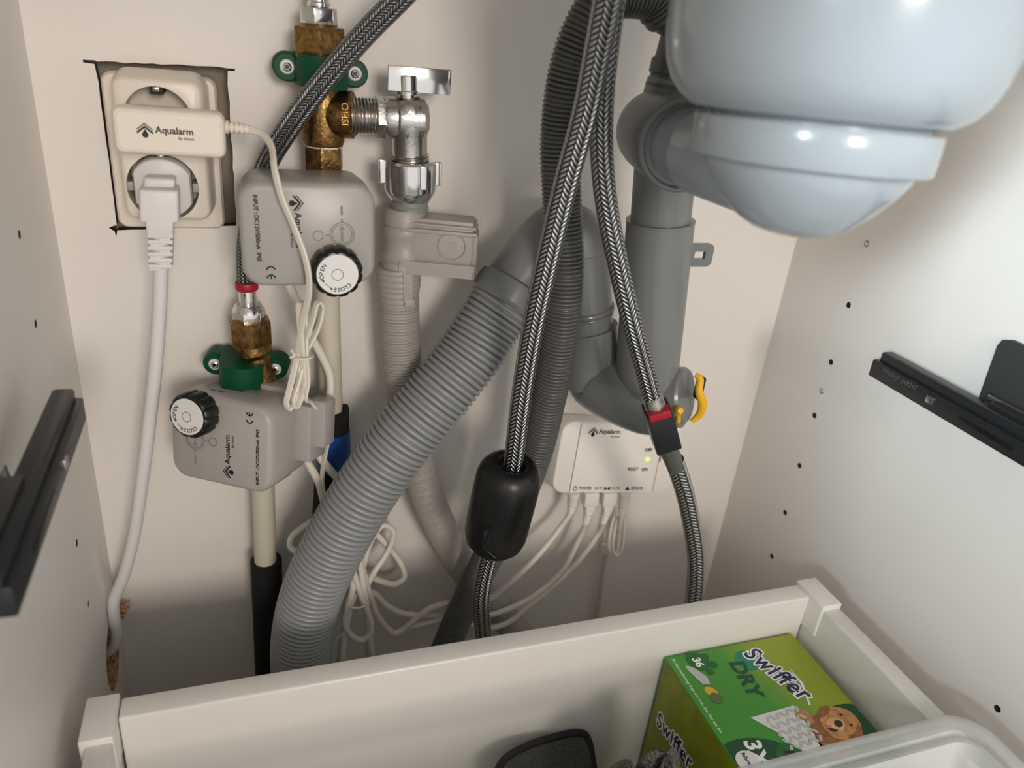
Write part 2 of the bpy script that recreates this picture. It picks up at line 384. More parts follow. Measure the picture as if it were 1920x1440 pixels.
left = holed(box(-.045, 0, FRONT, 0, 0, TOPZ), [hole(0, p[1], p[2], -1) for p in lh]+[cyl((-.024, -.038, .160), (.01, -.038, .160), .026, .0005, 40)])
wl = from_me('wall_left', left)
wr = from_me('wall_right', holed(box(W, W+.018, FRONT, 0, 0, TOPZ), [hole(W, p[1], p[2], 1) for p in rh]))
for p in (rh[-1], rh[-2]):   # two of the holes hold a small screw
    part_o = bare('screw', merged(cyl((W-.0004, p[1], p[2]), (W+.006, p[1], p[2]), .0021, .0004, 14)), M['steel']); part_o.parent = wr
# back panel with a jagged cut-out round the socket
def jag(a, b, n, amp):
    a, b = np.array(a), np.array(b); o = []
    for k in range(n):
        q = a+(b-a)*k/n; o.append((q[0]+RNG.normal(0, amp), q[1]+RNG.normal(0, amp)))
    return o
out = [(155, 112), (178, 113)]+jag((182, 115), (424, 126), 14, 1.0)+[(426, 128), (441, 129), (440, 133), (427, 133)]+jag((427, 140), (443, 418), 16, .9)+[(443, 423)]+jag((420, 424), (222, 432), 9, .6)
out += [(220, 432), (218, 445), (215, 434), (204, 427)]+jag((219, 420), (182, 132), 12, .6)+[(177, 120), (156, 117)]
hp = [P(u, v, 0) for u, v in out]
bm = bmesh.new()
def loop(pts, y):
    vs = [bm.verts.new((p[0], y, p[2])) for p in pts]; return vs, [bm.edges.new((vs[i], vs[(i+1) % len(vs)])) for i in range(len(vs))]
rect = [(0, 0, 0), (W, 0, 0), (W, 0, TOPZ), (0, 0, TOPZ)]
i0, e0 = loop(hp, 0); r0, f0 = loop(rect, 0)
bmesh.ops.triangle_fill(bm, edges=e0+f0, use_beauty=True)
i1, e1 = loop(hp, .008); r1, f1 = loop(rect, .008)
bmesh.ops.triangle_fill(bm, edges=e1+f1, use_beauty=True)
for a, b in ((i0, i1), (r0, r1)):
    for k in range(len(a)):
        f = bm.faces.new((a[k], a[(k+1) % len(a)], b[(k+1) % len(a)], b[k])); f.material_index = 1 if a is i0 else 0
wb = struct('wall_back', bm, M['wall']); wb.data.materials.append(M['dark'])
struct('wall_rear', box(-.05, W+.05, .022, .05, 0, TOPZ), M['masonry'])
struct('floor', box(-.02, W+.02, FRONT, .02, -.018, 0), M['wall'])
struct('ceiling', box(-.02, W+.02, FRONT, .02, TOPZ, TOPZ+.03), M['wall'])

# ================================================================== DRAWER
zt, zb = .25, .055
dr = thing('drawer', 'white steel drawer across the bottom with clipped corner caps', 'drawer', (.27, -.36, zb))
part('back_panel', box(.0295, .5095, -.182, -.166, zb, zt-.003, .0018, 3), M['drawer'], dr)
part('bottom', box(.0295, .5095, -.56, -.1825, zb, zb+.008), M['drawer'], dr)
part('side', box(.0150, .0285, -.56, -.170, zb, zt-.004, .0012), M['drawer'], dr)
part('side', box(.5105, .5255, -.56, -.170, zb, zt-.004, .0012), M['drawer'], dr)
part('front_panel', box(-.0, W, -.60, -.5615, .02, zt-.03, .001), M['drawer'], dr)
for s, (a, b) in ((-1, (.0118, .0292)), (1, (.5088, .5268))):
    part('corner_cap', box(a, b, -.1965, -.1648, zt-.03, zt, .0012, 3), M['drawer'], dr)

# ================================================================== RUNNERS
def runner(name, label, xw, s, yr, yf, plate):
    """s=+1: on the right wall"""
    z0, z1 = .418, .438
    t = thing(name, label, 'drawer runner', (xw, (yr+yf)/2, z0), group=None)
    a = lambda x: xw - s*x           # distance out of the wall
    def bb(x0, x1, y0, y1, za, zb_, bev=.001): xs = sorted((a(x0), a(x1))); return box(xs[0], xs[1], min(y0, y1), max(y0, y1), za, zb_, bev)
    part('rail', merged(bb(.0185, .030, yr, yf, z0, z1-.007), bb(.0175, .0275, yr-.003, yf, z1-.009, z1, .0018)), M['rail'], t)
    part('slide', bb(.0150, .0235, yr-.088, yf, z1-.004, z1+.0030, .001), M['rail'], t)
    part('slide_strip', bb(.0125, .0150, yr-.080, yf, z1-.004, z1+.0035, .0004), M['steel'], t, label='pale metal strip along the runner')
    part('wall_bracket', bb(0, .0183, yr-.085, yf, z0+.002, z1-.004), M['rail2'], t)
    part('catch', bb(.0292, .0312, yr-.052, yr-.058, z0+.005, z0+.010, .0004), M['steel'], t)
    part('slot', bb(.0292, .0304, yr-.078, yr-.118, z0+.005, z0+.008, .0003), M['black'], t)
    return t
rr_ = runner('drawer_runner', 'black steel drawer runner on the right wall with printed numbers', W, 1, -.145, -.59, True)
tm = Matrix(((0, 0, -1, 0), (-1, 0, 0, 0), (0, 1, 0, 0), (0, 0, 0, 1)))  # text x -> -y, y -> z, normal -> -x
part('lettering', text('24420·JY JX8247', .0046, Matrix.Translation((W-.0301, -.156, .4275)) @ tm, 0, 'LEFT'), M['inkg'], rr_, smooth=0)
lrun = runner('drawer_runner', 'black steel drawer runner on the left wall beside the white power cable', 0, -1, -.142, -.288, True)
pl = [PX(u, v, W-.0022) for u, v in [(1872, 648), (1882, 637), (1900, 638), (1990, 680), (1990, 790), (1835, 752)]]
plm = Matrix(((0, 0, -1, W-.0002), (1, 0, 0, 0), (0, 1, 0, 0), (0, 0, 0, 1)))
one('mounting_plate', poly([(p[1], p[2]) for p in pl], plm, .003), M['rail2'], 'flat dark grey metal plate on the right wall behind the runner', 'metal plate', (W-.002, pl[0][1], pl[0][2]-.05))
lp = [PX(u, v, .0025) for u, v in [(-60, 900), (8, 872), (22, 905), (20, 935), (-20, 960), (-60, 980)]]
one('mounting_plate', poly([(p[1], p[2]) for p in lp], Matrix(((0, 0, 1, .0002), (1, 0, 0, 0), (0, 1, 0, 0), (0, 0, 0, 1))), .003), M['rail2'], 'small dark metal bracket on the left wall behind the left runner', 'metal plate', (.002, lp[0][1], lp[0][2]-.02))

# ================================================================== SOCKET, ADAPTER, PLUG
so = thing('wall_socket', 'white double wall socket in a rough cut-out of the back panel', 'socket', P(300, 300, 0))
c0 = P(318, 285, .012)
# back plate then the raised cover
def quad_loft(quads, mbev=.002):
    """quads: list of 4 world points back to front"""
    vs = [tuple(p) for q in quads for p in q]; n = len(quads)
    fs = [(0, 1, 2, 3), tuple(4*(n-1)+k for k in range(4))]
    for i in range(n-1):
        for k in range(4): fs.append((4*i+k, 4*i+(k+1) % 4, 4*(i+1)+(k+1) % 4, 4*(i+1)+k))
    return join(bmesh.new(), (vs, fs))
A = P(186, 128, .004); B = P(408, 132, .004); D_ = P(226, 424, .004)
x0, x1, ztp, zbt = A[0], P(412, 260, .006)[0], A[2]-.001, P(300, 428, .006)[2]
bk = rr_loft(x1-x0, ztp-zbt, .006, [(0, .022), (0, -.004), (.0015, -.007)])
part('back_plate', moved(bk, Matrix.Translation(((x0+x1)/2, 0, (ztp+zbt)/2))), M['wplas'], so)
a, b, c = P(206, 158, .036), P(392, 170, .036), P(226, 412, .036)
cx0, cx1, cz1, cz0 = a[0], P(393, 350, .036)[0], P(300, 147, .036)[2], c[2]
# socket cover with two round wells (boolean)
cov = rr_loft(cx1-cx0, cz1-cz0, .007, [(-.0025, -.006), (-.0015, -.020), (0, -.033), (.0012, -.0355), (.0025, -.0362)])
cov = moved(cov, Matrix.Translation(((cx0+cx1)/2, 0, (cz0+cz1)/2)))
w1, w2 = P(306, 352, .036), P(297, 222, .036); w2[2] = w1[2]+.0385
cob = bare('cover', cov, M['wplas'], smooth=0)
cut = bare('cut', merged(cyl((w1[0], -.0075, w1[2]), (w1[0], -.06, w1[2]), .0196, .0002, 48), cyl((w2[0], -.0105, w2[2]), (w2[0], -.06, w2[2]), .0180, .0002, 48)), M['wplas'], smooth=0)
md = cob.modifiers.new('b', 'BOOLEAN'); md.object = cut; md.solver = 'EXACT'
me = bpy.data.meshes.new_from_object(cob.evaluated_get(bpy.context.evaluated_depsgraph_get()))
bpy.data.objects.remove(cob); bpy.data.objects.remove(cut)
g = bmesh.new(); g.from_mesh(me); part('cover', g, M['wplas'], so, smooth=40)
for wv, dz in ((w1, 0), (w2, -.0017)):
    wv = np.array([wv[0], wv[1], wv[2]+dz])
    part('earth_clip', merged(box(wv[0]-.0018, wv[0]+.0018, -.034, -.019, wv[2]+.0165, wv[2]+.0192, .0004), box(wv[0]-.0012, wv[0]+.0012, -.036, -.033, wv[2]+.0175, wv[2]+.0188, .0003)), M['steel'], so)
    part('clip_recess', box(wv[0]-.0036, wv[0]+.0036, -.033, -.012, wv[2]+.0150, wv[2]+.0188, .0003), M['dark'], so)
    for sg in (-1, 1): part('guide_notch', box(*sorted((wv[0]+sg*.0203, wv[0]+sg*.0160)), -.0345, -.02, wv[2]-.0025, wv[2]+.0025, .0003), M['taupe'], so)
# adapter
AT = Vector((.0765, -.0732, .5515)); aw, ah = .0555, .0240
ad = thing('power_adapter', 'flat white plug-in power adapter in the upper socket with its thin cable', 'adapter', AT, euler(-.02, .012, 0))
hs = rr_loft(aw, ah, .0045, [(.0022, .0355), (.0008, .02), (0, .010), (0, .0022), (.0008, .0006), (.0016, 0)])
part('housing', hs, M['wplas'], ad, local=True)
part('face_panel', moved(rr_loft(aw-.0042, ah-.0042, .0035, [(0, .0005), (0, -.0003), (.0004, -.0006)]), Matrix.Identity(4)), M['wplas'], ad, local=True)
part('lettering', brand(face(-.003, .0008, -.0006), .0056), M['ink'], ad, local=True, smooth=0)
p0, p1 = P(424, 238, .062), P(470, 243, .064)
g = bmesh.new(); vv = Vector(p1)-Vector(p0)
for k in range(5): q = Vector(p0)+vv*(k/5); join(g, rod(q, q+vv*.12, [(.0036-k*.0002, 0), (.0036-k*.0002, 1)], 16))
join(g, cyl(p0, p1, .0022, .0003, 14)); part('strain_relief', g, M['wplas'], ad)
TW = .0021
cpath = path([(462, 242, .064), (488, 249, .070), (508, 272, .082), (515, 318, .098), (528, 370, .100), (553, 430, .100), (574, 490, .1015), (580, 540, .098), (566, 610, .085), (558, 665, .080), (544, 725, .084), (537, 757, .086),
              (543, 768, .084), (554, 745, .082), (563, 668, .0785), (586, 600, .084), (596, 566, .086), (604, 572, .084), (598, 610, .082), (571, 668, .0785), (560, 715, .082), (549, 752, .085),
              (555, 764, .083), (568, 735, .079), (567, 668, .082), (562, 600, .083), (561, 570, .083), (569, 566, .081), (573, 600, .08), (574, 668, .081), (577, 715, .08), (572, 748, .08), (580, 752, .072),
              (600, 775, .062), (619, 792, .055), (618, 815, .052), (610, 850, .050), (604, 900, .048), (608, 930, .045), (625, 985, .040)])
part('cable', sweep(cpath, TW, 12, .0022, cross=twin), M['cable'], ad)
one('cable_tie', merged(ring(P(566, 667, .0805), (0.05, 0.1, 1), .0068, .0007, 28, 8), cyl(P(553, 667, .087), P(545, 655, .088), .0007, .0001, 8), cyl(P(553, 667, .087), P(543, 671, .088), .0007, .0001, 8)), M['cable'], 'white wire tie around the bundled cable beside the green clamp', 'cable tie', P(566, 667, .08))
# power plug
pg = thing('power_plug', 'white angled mains plug in the lower socket, cable running to a hole', 'plug', P(305, 356, .036))
pc = Vector(w1)
g = lathe([(.0178, -.010), (.0178, .007), (.0170, .0090), (.016, .0095)], frame_z((pc.x, -.030, pc.z), (0, -1, 0)), 48, rfun=lambda a: min(1, .87/max(abs(math.cos(a)), .01)))
part('plug_base', g, M['cplas'], pg)
n0, n1, n2, n3 = P(301, 322, .049), P(299, 372, .054), P(301, 425, .060), P(302, 500, .060)
def slab(p, q, w0, w1_, d0, d1, bev):
    """tapered bar from p to q, widths along x and depths along y"""
    p, q = Vector(p), Vector(q); vs = []
    for c, ww, dd in ((p, w0, d0), (q, w1_, d1)):
        for sx, sy in ((-1, -1), (1, -1), (1, 1), (-1, 1)): vs.append((c.x+sx*ww/2, c.y+sy*dd/2, c.z))
    bm = join(bmesh.new(), (vs, [(0, 1, 2, 3), (4, 5, 6, 7)]+[(k, (k+1) % 4, 4+(k+1) % 4, 4+k) for k in range(4)]))
    bmesh.ops.bevel(bm, geom=list(bm.edges), offset=bev, segments=3, profile=.6, affect='EDGES'); return bm
part('grip', merged(slab(P(301, 330, .046), P(300, 352, .046), .0165, .0165, .012, .014, .0018), slab(P(300, 350, .052), P(301, 412, .054), .0205, .0208, .018, .017, .002), slab(P(301, 408, .056), P(301, 440, .056), .0150, .0140, .013, .012, .0015)), M['cplas'], pg)
g = bmesh.new()
for k in range(6):
    v0 = 434+k*11.3; join(g, slab(P(301.5, v0, .056), P(302, v0+8.0, .056), .0140-.0002*k, .0140-.0002*k, .012, .012, .0008))
    cxs = -1 if k % 2 else 1; q0, q1 = P(301.5+cxs*9, v0+7, .056), P(301.5+cxs*9, v0+12.5, .056); join(g, slab(q0, q1, .006, .006, .011, .011, .0004))
join(g, cyl(P(301.5, 438, .056), P(302, 500, .056), .0048, .0003, 16)); part('strain_relief', g, M['cplas'], pg)
part('cable', sweep(np.vstack([path([(302, 495, .056), (300, 560, .056), (292, 680, .054), (279, 800, .050), (264, 920, .046), (250, 1010, .042), (232, 1080, .038), (213, 1130, .034)]), [[.001, -.034, .166], [-.02, -.03, .150]]]), .0042, 16, .003), M['cplas'], pg)
# loose splinter of chipboard by the cable
one('chipboard_splinter', quad_loft([[P(u, v, .010) for u, v in ((212, 1166), (226, 1130), (245, 1133), (231, 1160))], [P(u, v, .0135) for u, v in ((212, 1167), (226, 1131), (245, 1134), (231, 1161))]]), M['chip'], 'small brown wedge of torn chipboard in the corner behind the white cable', 'splinter', P(228, 1148, .011), smooth=0)

# ================================================================== WATER PIPES BEHIND
def vpipe(name, label, u0, v0, u1, v1, d, r, extra):
    a, b = Vector(P(u0, v0, d)), Vector(P(u1, v1, d)); b.x = a.x if extra.get('vert') else b.x
    t = thing(name, label, 'pipe', b); part('pipe', cyl(a, b, r, .0005), M['pipew'], t); return t
t = vpipe('water_pipe', 'ivory sleeved water pipe behind the upper grey actuator, blue and black lagging below', 612, 480, 622, 800, .026, .0082, {})
a, b = P(619, 820, .026), P(632, 1010, .026)
part('black_sleeve', merged(cyl(P(621, 768, .026), P(622, 818, .026), .0128, .001), box(*sorted((P(640, 790, .026)[0], P(653, 790, .026)[0])), -.032, -.024, P(650, 800, .03)[2], P(650, 763, .03)[2], .0012)), M['foam'], t)
part('blue_sleeve', cyl(P(622, 806, .026), P(626, 876, .026), .0134, .0008), M['blue'], t, label='blue band of tape on the lagging')
part('foam_lagging', cyl(P(624, 872, .026), P(606, 1110, .026), .0130, .001), M['foam'], t)
t = vpipe('water_pipe', 'ivory water pipe below the lower grey actuator going into black foam', 492, 880, 499, 1090, .030, .0083, {})
part('foam_lagging', merged(rod(P(499, 1050, .030), P(508, 1330, .030), [(.009, 0), (.0118, 0), (.0118, 1), (.009, 1)], 28)), M['foam'], t, label='black foam lagging tube')

# ================================================================== BRASS FITTINGS + GREEN CLAMPS
def screw_head(c, n, t, r=.0042):
    s = part('screw', lathe([(r, -.004), (r, 0), (r-.0006, .0007), (.0026, .0009)], frame_z(c, n), 28), M['label'], t, label='pale washer with a star-drive screw')
    part('screw_drive', lathe([(.0027, 0), (.0026, .0016), (.0018, .0020), (.0017, .0008)], frame_z(c, n), 20, rfun=None), M['chrome'], s)
    g = part('drive_recess', lathe([(.0016, .0018), (.0013, .0021)], frame_z(c, n), 12, rfun=lambda a: 1 if int(a/(math.pi/6)+.5) % 2 else .7), M['black'], t)
def clamp(label, c, yaw, roll, group=None):
    t = thing('pipe_clamp', label, 'pipe clamp', c, euler(0, roll, yaw))
    hw = .0200
    ear = []
    for s in (-1, 1):
        ear.append(moved(lathe([(.0082, 0), (.0082, .0135), (.0074, .0145)], None, 28), Matrix.Translation((s*hw, -.006, 0)) @ Matrix.Rotation(math.pi/2, 4, 'X')))
        ear.append(box(min(s*hw, s*.01), max(s*hw, s*.01), -.0200, -.006, -.0082, .0082, .001))
    # central saddle bulging over the pipe
    vs, fs = [], []; n = 16
    for i in range(n+1):
        a = math.pi*i/n; x = -.0155*math.cos(a); y = -.018-.026*math.sin(a)**.6
        for z in (-.0088, .0088): vs.append((x, y, z)); vs.append((x, -.006, z))
    for i in range(n):
        o, p = 4*i, 4*(i+1); fs += [(o, p, p+2, o+2), (o+1, o+3, p+3, p+1), (o, o+1, p+1, p), (o+2, p+2, p+3, o+3)]
    fs += [(0, 2, 3, 1), (4*n, 4*n+1, 4*n+3, 4*n+2)]
    part('clamp_body', merged(join(bmesh.new(), (vs, fs)), *ear), M['green'], t, local=True, smooth=40)
    Mx = ROOTM[t.name]
    for s in (-1, 1): screw_head(Mx @ Vector((s*hw, -.0206, 0)), Mx.to_3x3() @ Vector((0, -1, 0)), t)
    return t
cu_ = P(600, 128, .018); clamp('dark green plastic pipe clamp at the top beneath the braided hose', (cu_[0], -.006, cu_[2]-.0005), 0, .02)
D1 = .030
t = thing('brass_tee', 'tarnished brass tee fitting with nuts held by the upper green clamp', 'pipe fitting', P(605, 250, D1))
def ax(v, u=None): return Vector(P(597+v*.036 if u is None else u, v, D1))
part('compression_nut', hexnut(ax(50), ax(108), .0163, (1, .45, 0)), M['brass'], t)
part('tee_body', merged(rod(ax(100), ax(272), [(.0118, 0), (.0118, .40), (.0128, .45), (.0130, .6), (.0128, .64), (.0128, .95), (.0118, 1)], 36),
     rod(Vector(P(608, 213, D1)), Vector(P(664, 216, .036)), [(.0105, 0), (.0132, .3), (.0140, .4), (.0140, .96), (.0128, 1)], 36), ring(ax(200), (0, 0, 1), .0118, .0012)), M['brass'], t)
part('lettering', text('OHSI', .0058, frame_z(Vector(P(646, 214, .051)), (-.05, -1, .12)) @ Matrix.Rotation(math.radians(-90), 4, 'Z'), -.015, th=.0003), M['brass'], t)
part('lower_nut', hexnut(ax(272), ax(318), .0125, (1, .3, 0)), M['brass'], t)
part('sealing_tape', ring(ax(273), (0, 0, 1), .0112, .0007), M['label'], t)
ct = thing('hose_connector', 'chrome nut and stub of a hose entering the brass tee from above', 'hose fitting', ax(50))
part('hex_nut', merged(hexnut(ax(14), ax(44), .0112, (1, .2, 0)), rod(ax(40), ax(54), [(.0104, 0), (.0108, .3), (.0095, 1)])), M['chrome'], ct)
part('ferrule', rod(ax(-60), ax(14), [(.0058, 0), (.0058, .85), (.0066, .88), (.0066, .96), (.0056, 1)]), M['chrome'], ct)
# lower
D2 = .034
cl_ = P(472, 676, .018); clamp('dark green plastic pipe clamp below the small brass nut on the left', (cl_[0], -.008, cl_[2]), -.22, .04)
t = thing('brass_coupling', 'dirty brass coupling nut above the lower green clamp', 'pipe fitting', P(472, 655, D2))
def bx(v): return Vector(P(463+(v-540)*.075, v, D2))
part('compression_nut', hexnut(bx(598), bx(641), .0146, (1, .75, 0)), M['brass'], t)
part('pipe_body', rod(bx(637), Vector(P(500, 735, D2)), [(.0122, 0), (.0122, .2), (.009, .3), (.009, 1)]), M['brass'], t)

# ================================================================== BRAIDED HOSE, upper left
HB = .0066
bh = thing('braided_hose', 'thin grey braided hose crossing diagonally in front of the upper green clamp', 'hose', P(465, 590, D2))
part('braid', sweep(path([(830, -90, .085), (750, -3, .078), (700, 47, .072), (640, 113, .068), (585, 180, .060), (535, 250, .048), (500, 310, .032), (475, 390, .024), (463, 460, .024), (463, 535, .032)]), .0064, 24, .003), M['braidd'], bh)
part('red_ring', rod(bx(528), bx(543), [(.0068, 0), (.0072, .2), (.0072, .8), (.0066, 1)], 28), M['red'], bh, label='red collar ring')
part('ferrule', rod(bx(543), bx(574), [(.0052, 0), (.0055, .1), (.0055, .7), (.0046, .75), (.0046, .85), (.006, .9), (.006, 1)]), M['chrome'], bh)
part('hex_nut', merged(rod(bx(569), bx(582), [(.0080, 0), (.0094, .5), (.0104, 1)]), hexnut(bx(580), bx(600), .0108, (1, .2, 0), .0006)), M['chrome'], bh)

# ================================================================== ACTUATORS
AW, AH, AD = .0757, .0605, .050
def actuator(label, T, R, bracket):
    t = thing('valve_actuator', label, 'valve actuator', T, R, 'grey valve actuators on the water pipes')
    part('housing', rr_loft(AW, AH, .0125, [(.0005, .0290), (0, .0275), (0, .004), (.0012, .0012), (.003, 0)], 10), M['grey'], t, local=True)
    part('rear_housing', merged(rr_loft(AW-.002, AH-.002, .0115, [(.002, AD), (.0005, AD-.003), (0, .0294), (0, .0285)], 10),
         *([box(-AW/2-.010, -AW/2+.012, .031, .052, -.024, .016, .0015), box(-AW/2-.017, -AW/2-.004, .037, .052, -.027, .006, .0015), box(-.030, .010, .034, .050, -AH/2-.0025, -AH/2+.006, .001)] if bracket else [])), M['grey'], t, local=True)
    e = face(0, 0, 0)
    part('embossed_marks', merged(annulus(.0185, .0012, .0066, .0071, e, th=.0004), annulus(.0185, .0012, .0054, .0058, e, th=.0004), annulus(.0048, .0004, .0026, .0031, e, th=.0004),
         poly([(.0178, .0125), (.0190, .0125), (.0190, .0178), (.0178, .0178)], e, .0004), poly([(.0180, .0080), (.0190, .0080), (.0190, .0100), (.0180, .0100)], e, .0004), poly([(.0090, .0003), (.0112, .0003), (.0112, .0009), (.0090, .0009)], e, .0004),
         poly([(.0178, -.003), (.0190, -.003), (.0190, .004), (.0202, .004), (.0184, .0062), (.0166, .004), (.0178, .004)], e, .0004)), M['grey2'], t, local=True, smooth=0)
    part('lettering', merged(text('INPUT : DC12V/500mA  IP65', .00325, face(-.0284, .0045, 0, -90), .042, space=.96),
         brand(face(-.0065, .0092, 0, -90), .0060), annulus(-.0224, -.0200, .0019, .0028, e, 10, 170), annulus(-.0224, -.0250, .0019, .0028, e, 10, 170), poly([(-.0228, -.0225), (-.0220, -.0225), (-.0220, -.0250), (-.0228, -.0250)], e)), M['ink'], t, local=True, smooth=0)
    kx, kz = .0140, -.0190
    sc = lambda a: 1-.075*max(0, math.cos(12*a)-.55)/.45
    k = part('knob', merged(lathe([(.0146, .0005), (.0150, .002), (.0150, .0095), (.0140, .0120), (.0126, .0128)], Matrix.Translation((kx, 0, kz)) @ Matrix.Rotation(math.pi/2, 4, 'X'), 96, sc),
         lathe([(.006, -.002), (.006, .002)], Matrix.Translation((kx, 0, kz)) @ Matrix.Rotation(math.pi/2, 4, 'X'), 24)), M['knobk'], t, local=True, smooth=50, label='black scalloped knob')
    part('label_disc', lathe([(.0119, .0122), (.0119, .0131), (.0117, .0133)], Matrix.Translation((kx, 0, kz)) @ Matrix.Rotation(math.pi/2, 4, 'X'), 48), M['label'], k, local=True)
    kf = face(kx, kz, -.0133, 180 if bracket else 0); g = merged(annulus(0, 0, .0031, .0034, kf), annulus(0, 0, .0085, .0088, kf, 216, 243, 10), poly([(-.0097, -.0030), (-.0079, -.0046), (-.0073, -.0031)][::-1], kf), poly([(-.0046, -.0089), (-.0026, -.0089), (-.0040, -.0074)], kf))
    for wd, a0, st, r in (('OPEN', 195, -12.5, .0090), ('CLOSE', 258, 12, .0090)):
        for i, ch in enumerate(wd):
            if wd == 'OPEN': A_ = math.radians(189-i*14.5); rt = math.degrees(A_)-90
            else: A_ = math.radians(314-i*13.5); rt = math.degrees(A_)-90+0
            join(g, text(ch, .0034, kf @ Matrix.Translation((r*math.cos(A_), r*math.sin(A_), 0)) @ Matrix.Rotation(math.radians(rt), 4, 'Z'), .02))
    part('lettering', g, M['ink'], k, local=True, smooth=0)
    return t
RU = rotvec((.0, -.02, -.01))
actuator('grey valve actuator box under the brass tee, knob at its lower right', (.1466, -.090, .5008), RU, False)
RL = rotvec((-.17, 0, -.616)) @ Matrix.Rotation(math.pi, 3, 'Y')
al = actuator('grey valve actuator box turned upside down below the lower green clamp, knob upper left', (.0890, -.0731, .3592), RL, True)
part('top_lettering', merged(text('ACTUATOR', .0032, Matrix.Translation((.004, .020, -AH/2-.0002)) @ Matrix.Rotation(math.pi, 4, 'X') @ Matrix.Rotation(math.pi, 4, 'Z'), .01), text('12V  DC', .003, Matrix.Translation((.010, .012, -AH/2-.0002)) @ Matrix.Rotation(math.pi, 4, 'X') @ Matrix.Rotation(math.pi, 4, 'Z'), .01)), M['ink'], al, local=True, smooth=0)
# stray white actuator leads
def lead(label, pts, r=.0030, m='cable'):
    p = path(pts); return one('white_lead', sweep(p, r, 12, .003), M[m], label, 'cable', tuple(p[-1]))
lead('white round lead looping down right of the tied cable bundle', [(540, 530, .05), (553, 560, .046), (580, 625, .042), (606, 672, .041), (619, 705, .042), (618, 745, .046), (602, 785, .05), (590, 810, .048), (590, 830, .04)])
lead('short white lead crossing the blue band behind the lower actuator', [(577, 825, .040), (592, 845, .044), (610, 870, .046), (632, 895, .045), (660, 915, .040)])
lead('short white lead under the lower actuator disappearing behind the corrugated hose', [(568, 852, .040), (580, 872, .044), (596, 900, .046), (606, 935, .044), (622, 985, .038)])

# ================================================================== ANGLE VALVE
D3 = .037
v = thing('angle_valve', 'chrome angle valve with a flat lever right of the brass tee', 'valve', P(768, 290, D3))
C3 = Vector(P(768, 222, D3))
part('inlet_thread', sweep([Vector(P(655, 217, .036)), Vector(P(685, 218, .036)), Vector(P(712, 219, .0365))], .0105, 32, .0004, rfun=lambda s: .0009*(abs((s/.0021) % 1-.5)*2-.5)), M['steel'], v)
part('inlet_collar', merged(hexnut(P(704, 219, .0365), P(722, 220, .0365), .0128, (0, .3, 1), .0006), rod(P(720, 220, .0365), P(748, 221, D3), [(.0118, 0), (.0126, .2), (.0126, .8), (.0112, 1)])), M['satin'], v)
part('valve_body', merged(rod(P(766, 186, D3), P(769, 296, D3), [(.0095, 0), (.0125, .1), (.0132, .3), (.0128, .5), (.0112, .6), (.0110, 1)], 36), lathe([(.0130, -.001), (.0128, .0005), (.010, .0016)], frame_z(Vector(P(792, 222, D3)), (1, -.1, 0)), 32), rod(P(745, 221, D3), P(794, 223, D3), [(.0122, 0), (.0134, .3), (.0134, .9), (.012, 1)], 36)), M['satin'], v)
part('lettering', text('V', .0048, frame_z(Vector(P(764, 257, .0486)), (-.12, -1, .15)), 0, th=.0006), M['rail2'], v, smooth=0)
part('stem', merged(rod(P(765, 192, D3), P(765, 172, D3), [(.0056, 0), (.0056, 1)]), rod(P(765, 176, D3), P(764, 140, D3), [(.0078, 0), (.0078, .15), (.0072, .2), (.0072, .95), (.0062, 1)])), M['chrome'], v)
lz1, lz0 = P(760, 120, .04)[2], P(760, 172, .04)[2]
lx0, lx1 = P(727, 140, .04)[0], P(842, 150, .04)[0]
part('lever', moved(merged(box(0, lx1-lx0, -.0016, .0016, lz0, lz1-.001, .0005), box(lx1-lx0-.002, lx1-lx0+.0005, -.0016, .005, lz0, lz1-.001, .0005)), Matrix.Translation((lx0, -.040, 0)) @ Matrix.Rotation(-.06, 4, 'Z')), M['chrome'], v)
part('threaded_neck', sweep([Vector(P(769, 290, D3)), Vector(P(769.5, 296, D3)), Vector(P(770, 304, D3))], .0118, 32, .0003, rfun=lambda s: .0006*math.sin(s*2*math.pi/.0015)), M['steel'], v)
q = thing('aquastop_hose', 'taupe dishwasher inlet hose with a bulky safety coupling on the chrome valve', 'hose', P(765, 380, D3))
part('union_nut', merged(rod(P(769, 300, D3), P(769, 374, D3), [(.0150, 0), (.0168, .06), (.0168, .72), (.0155, .84), (.0130, 1)], 40),
     *[slab(Vector(P(769, 300, D3))+Vector((math.cos(a)*.0180, math.sin(a)*.0180, 0)), Vector(P(769, 345, D3))+Vector((math.cos(a)*.0180, math.sin(a)*.0180, 0)), .0045, .0045, .0045, .0045, .0008) for a in (math.radians(180), math.radians(-4), math.radians(-75), math.radians(90))]), M['chrome'], q, label='chrome winged union nut')
part('seal_collar', rod(P(769, 372, D3), P(768, 394, D3), [(.0118, 0), (.0118, .5), (.0124, .6), (.0124, 1)]), M['taupe2'], q)
Rb = euler(0, 0, -.30); Bc = Vector(P(757, 445, D3))
zt_, zb_ = P(757, 395, D3)[2]-Bc.z, P(757, 505, D3)[2]-Bc.z
Bm = Matrix.Translation(Bc) @ Rb.to_4x4()
body = merged(rod((0, 0, zt_+.002), (0, 0, zb_-.002), [(.0128, 0), (.0148, .1), (.0148, .22), (.0138, .25), (.0150, .29), (.0150, .38), (.0135, .43), (.0135, .6), (.0150, .66), (.0150, .76), (.0138, .8), (.0146, .85), (.0146, .96), (.0135, 1)], 36))
arm = merged(box(0, .047, -.0120, .0120, zb_*.84, zt_*.80, .0022), box(0, .0465, -.0105, .0105, zb_*.96, zt_*.92, .0015))
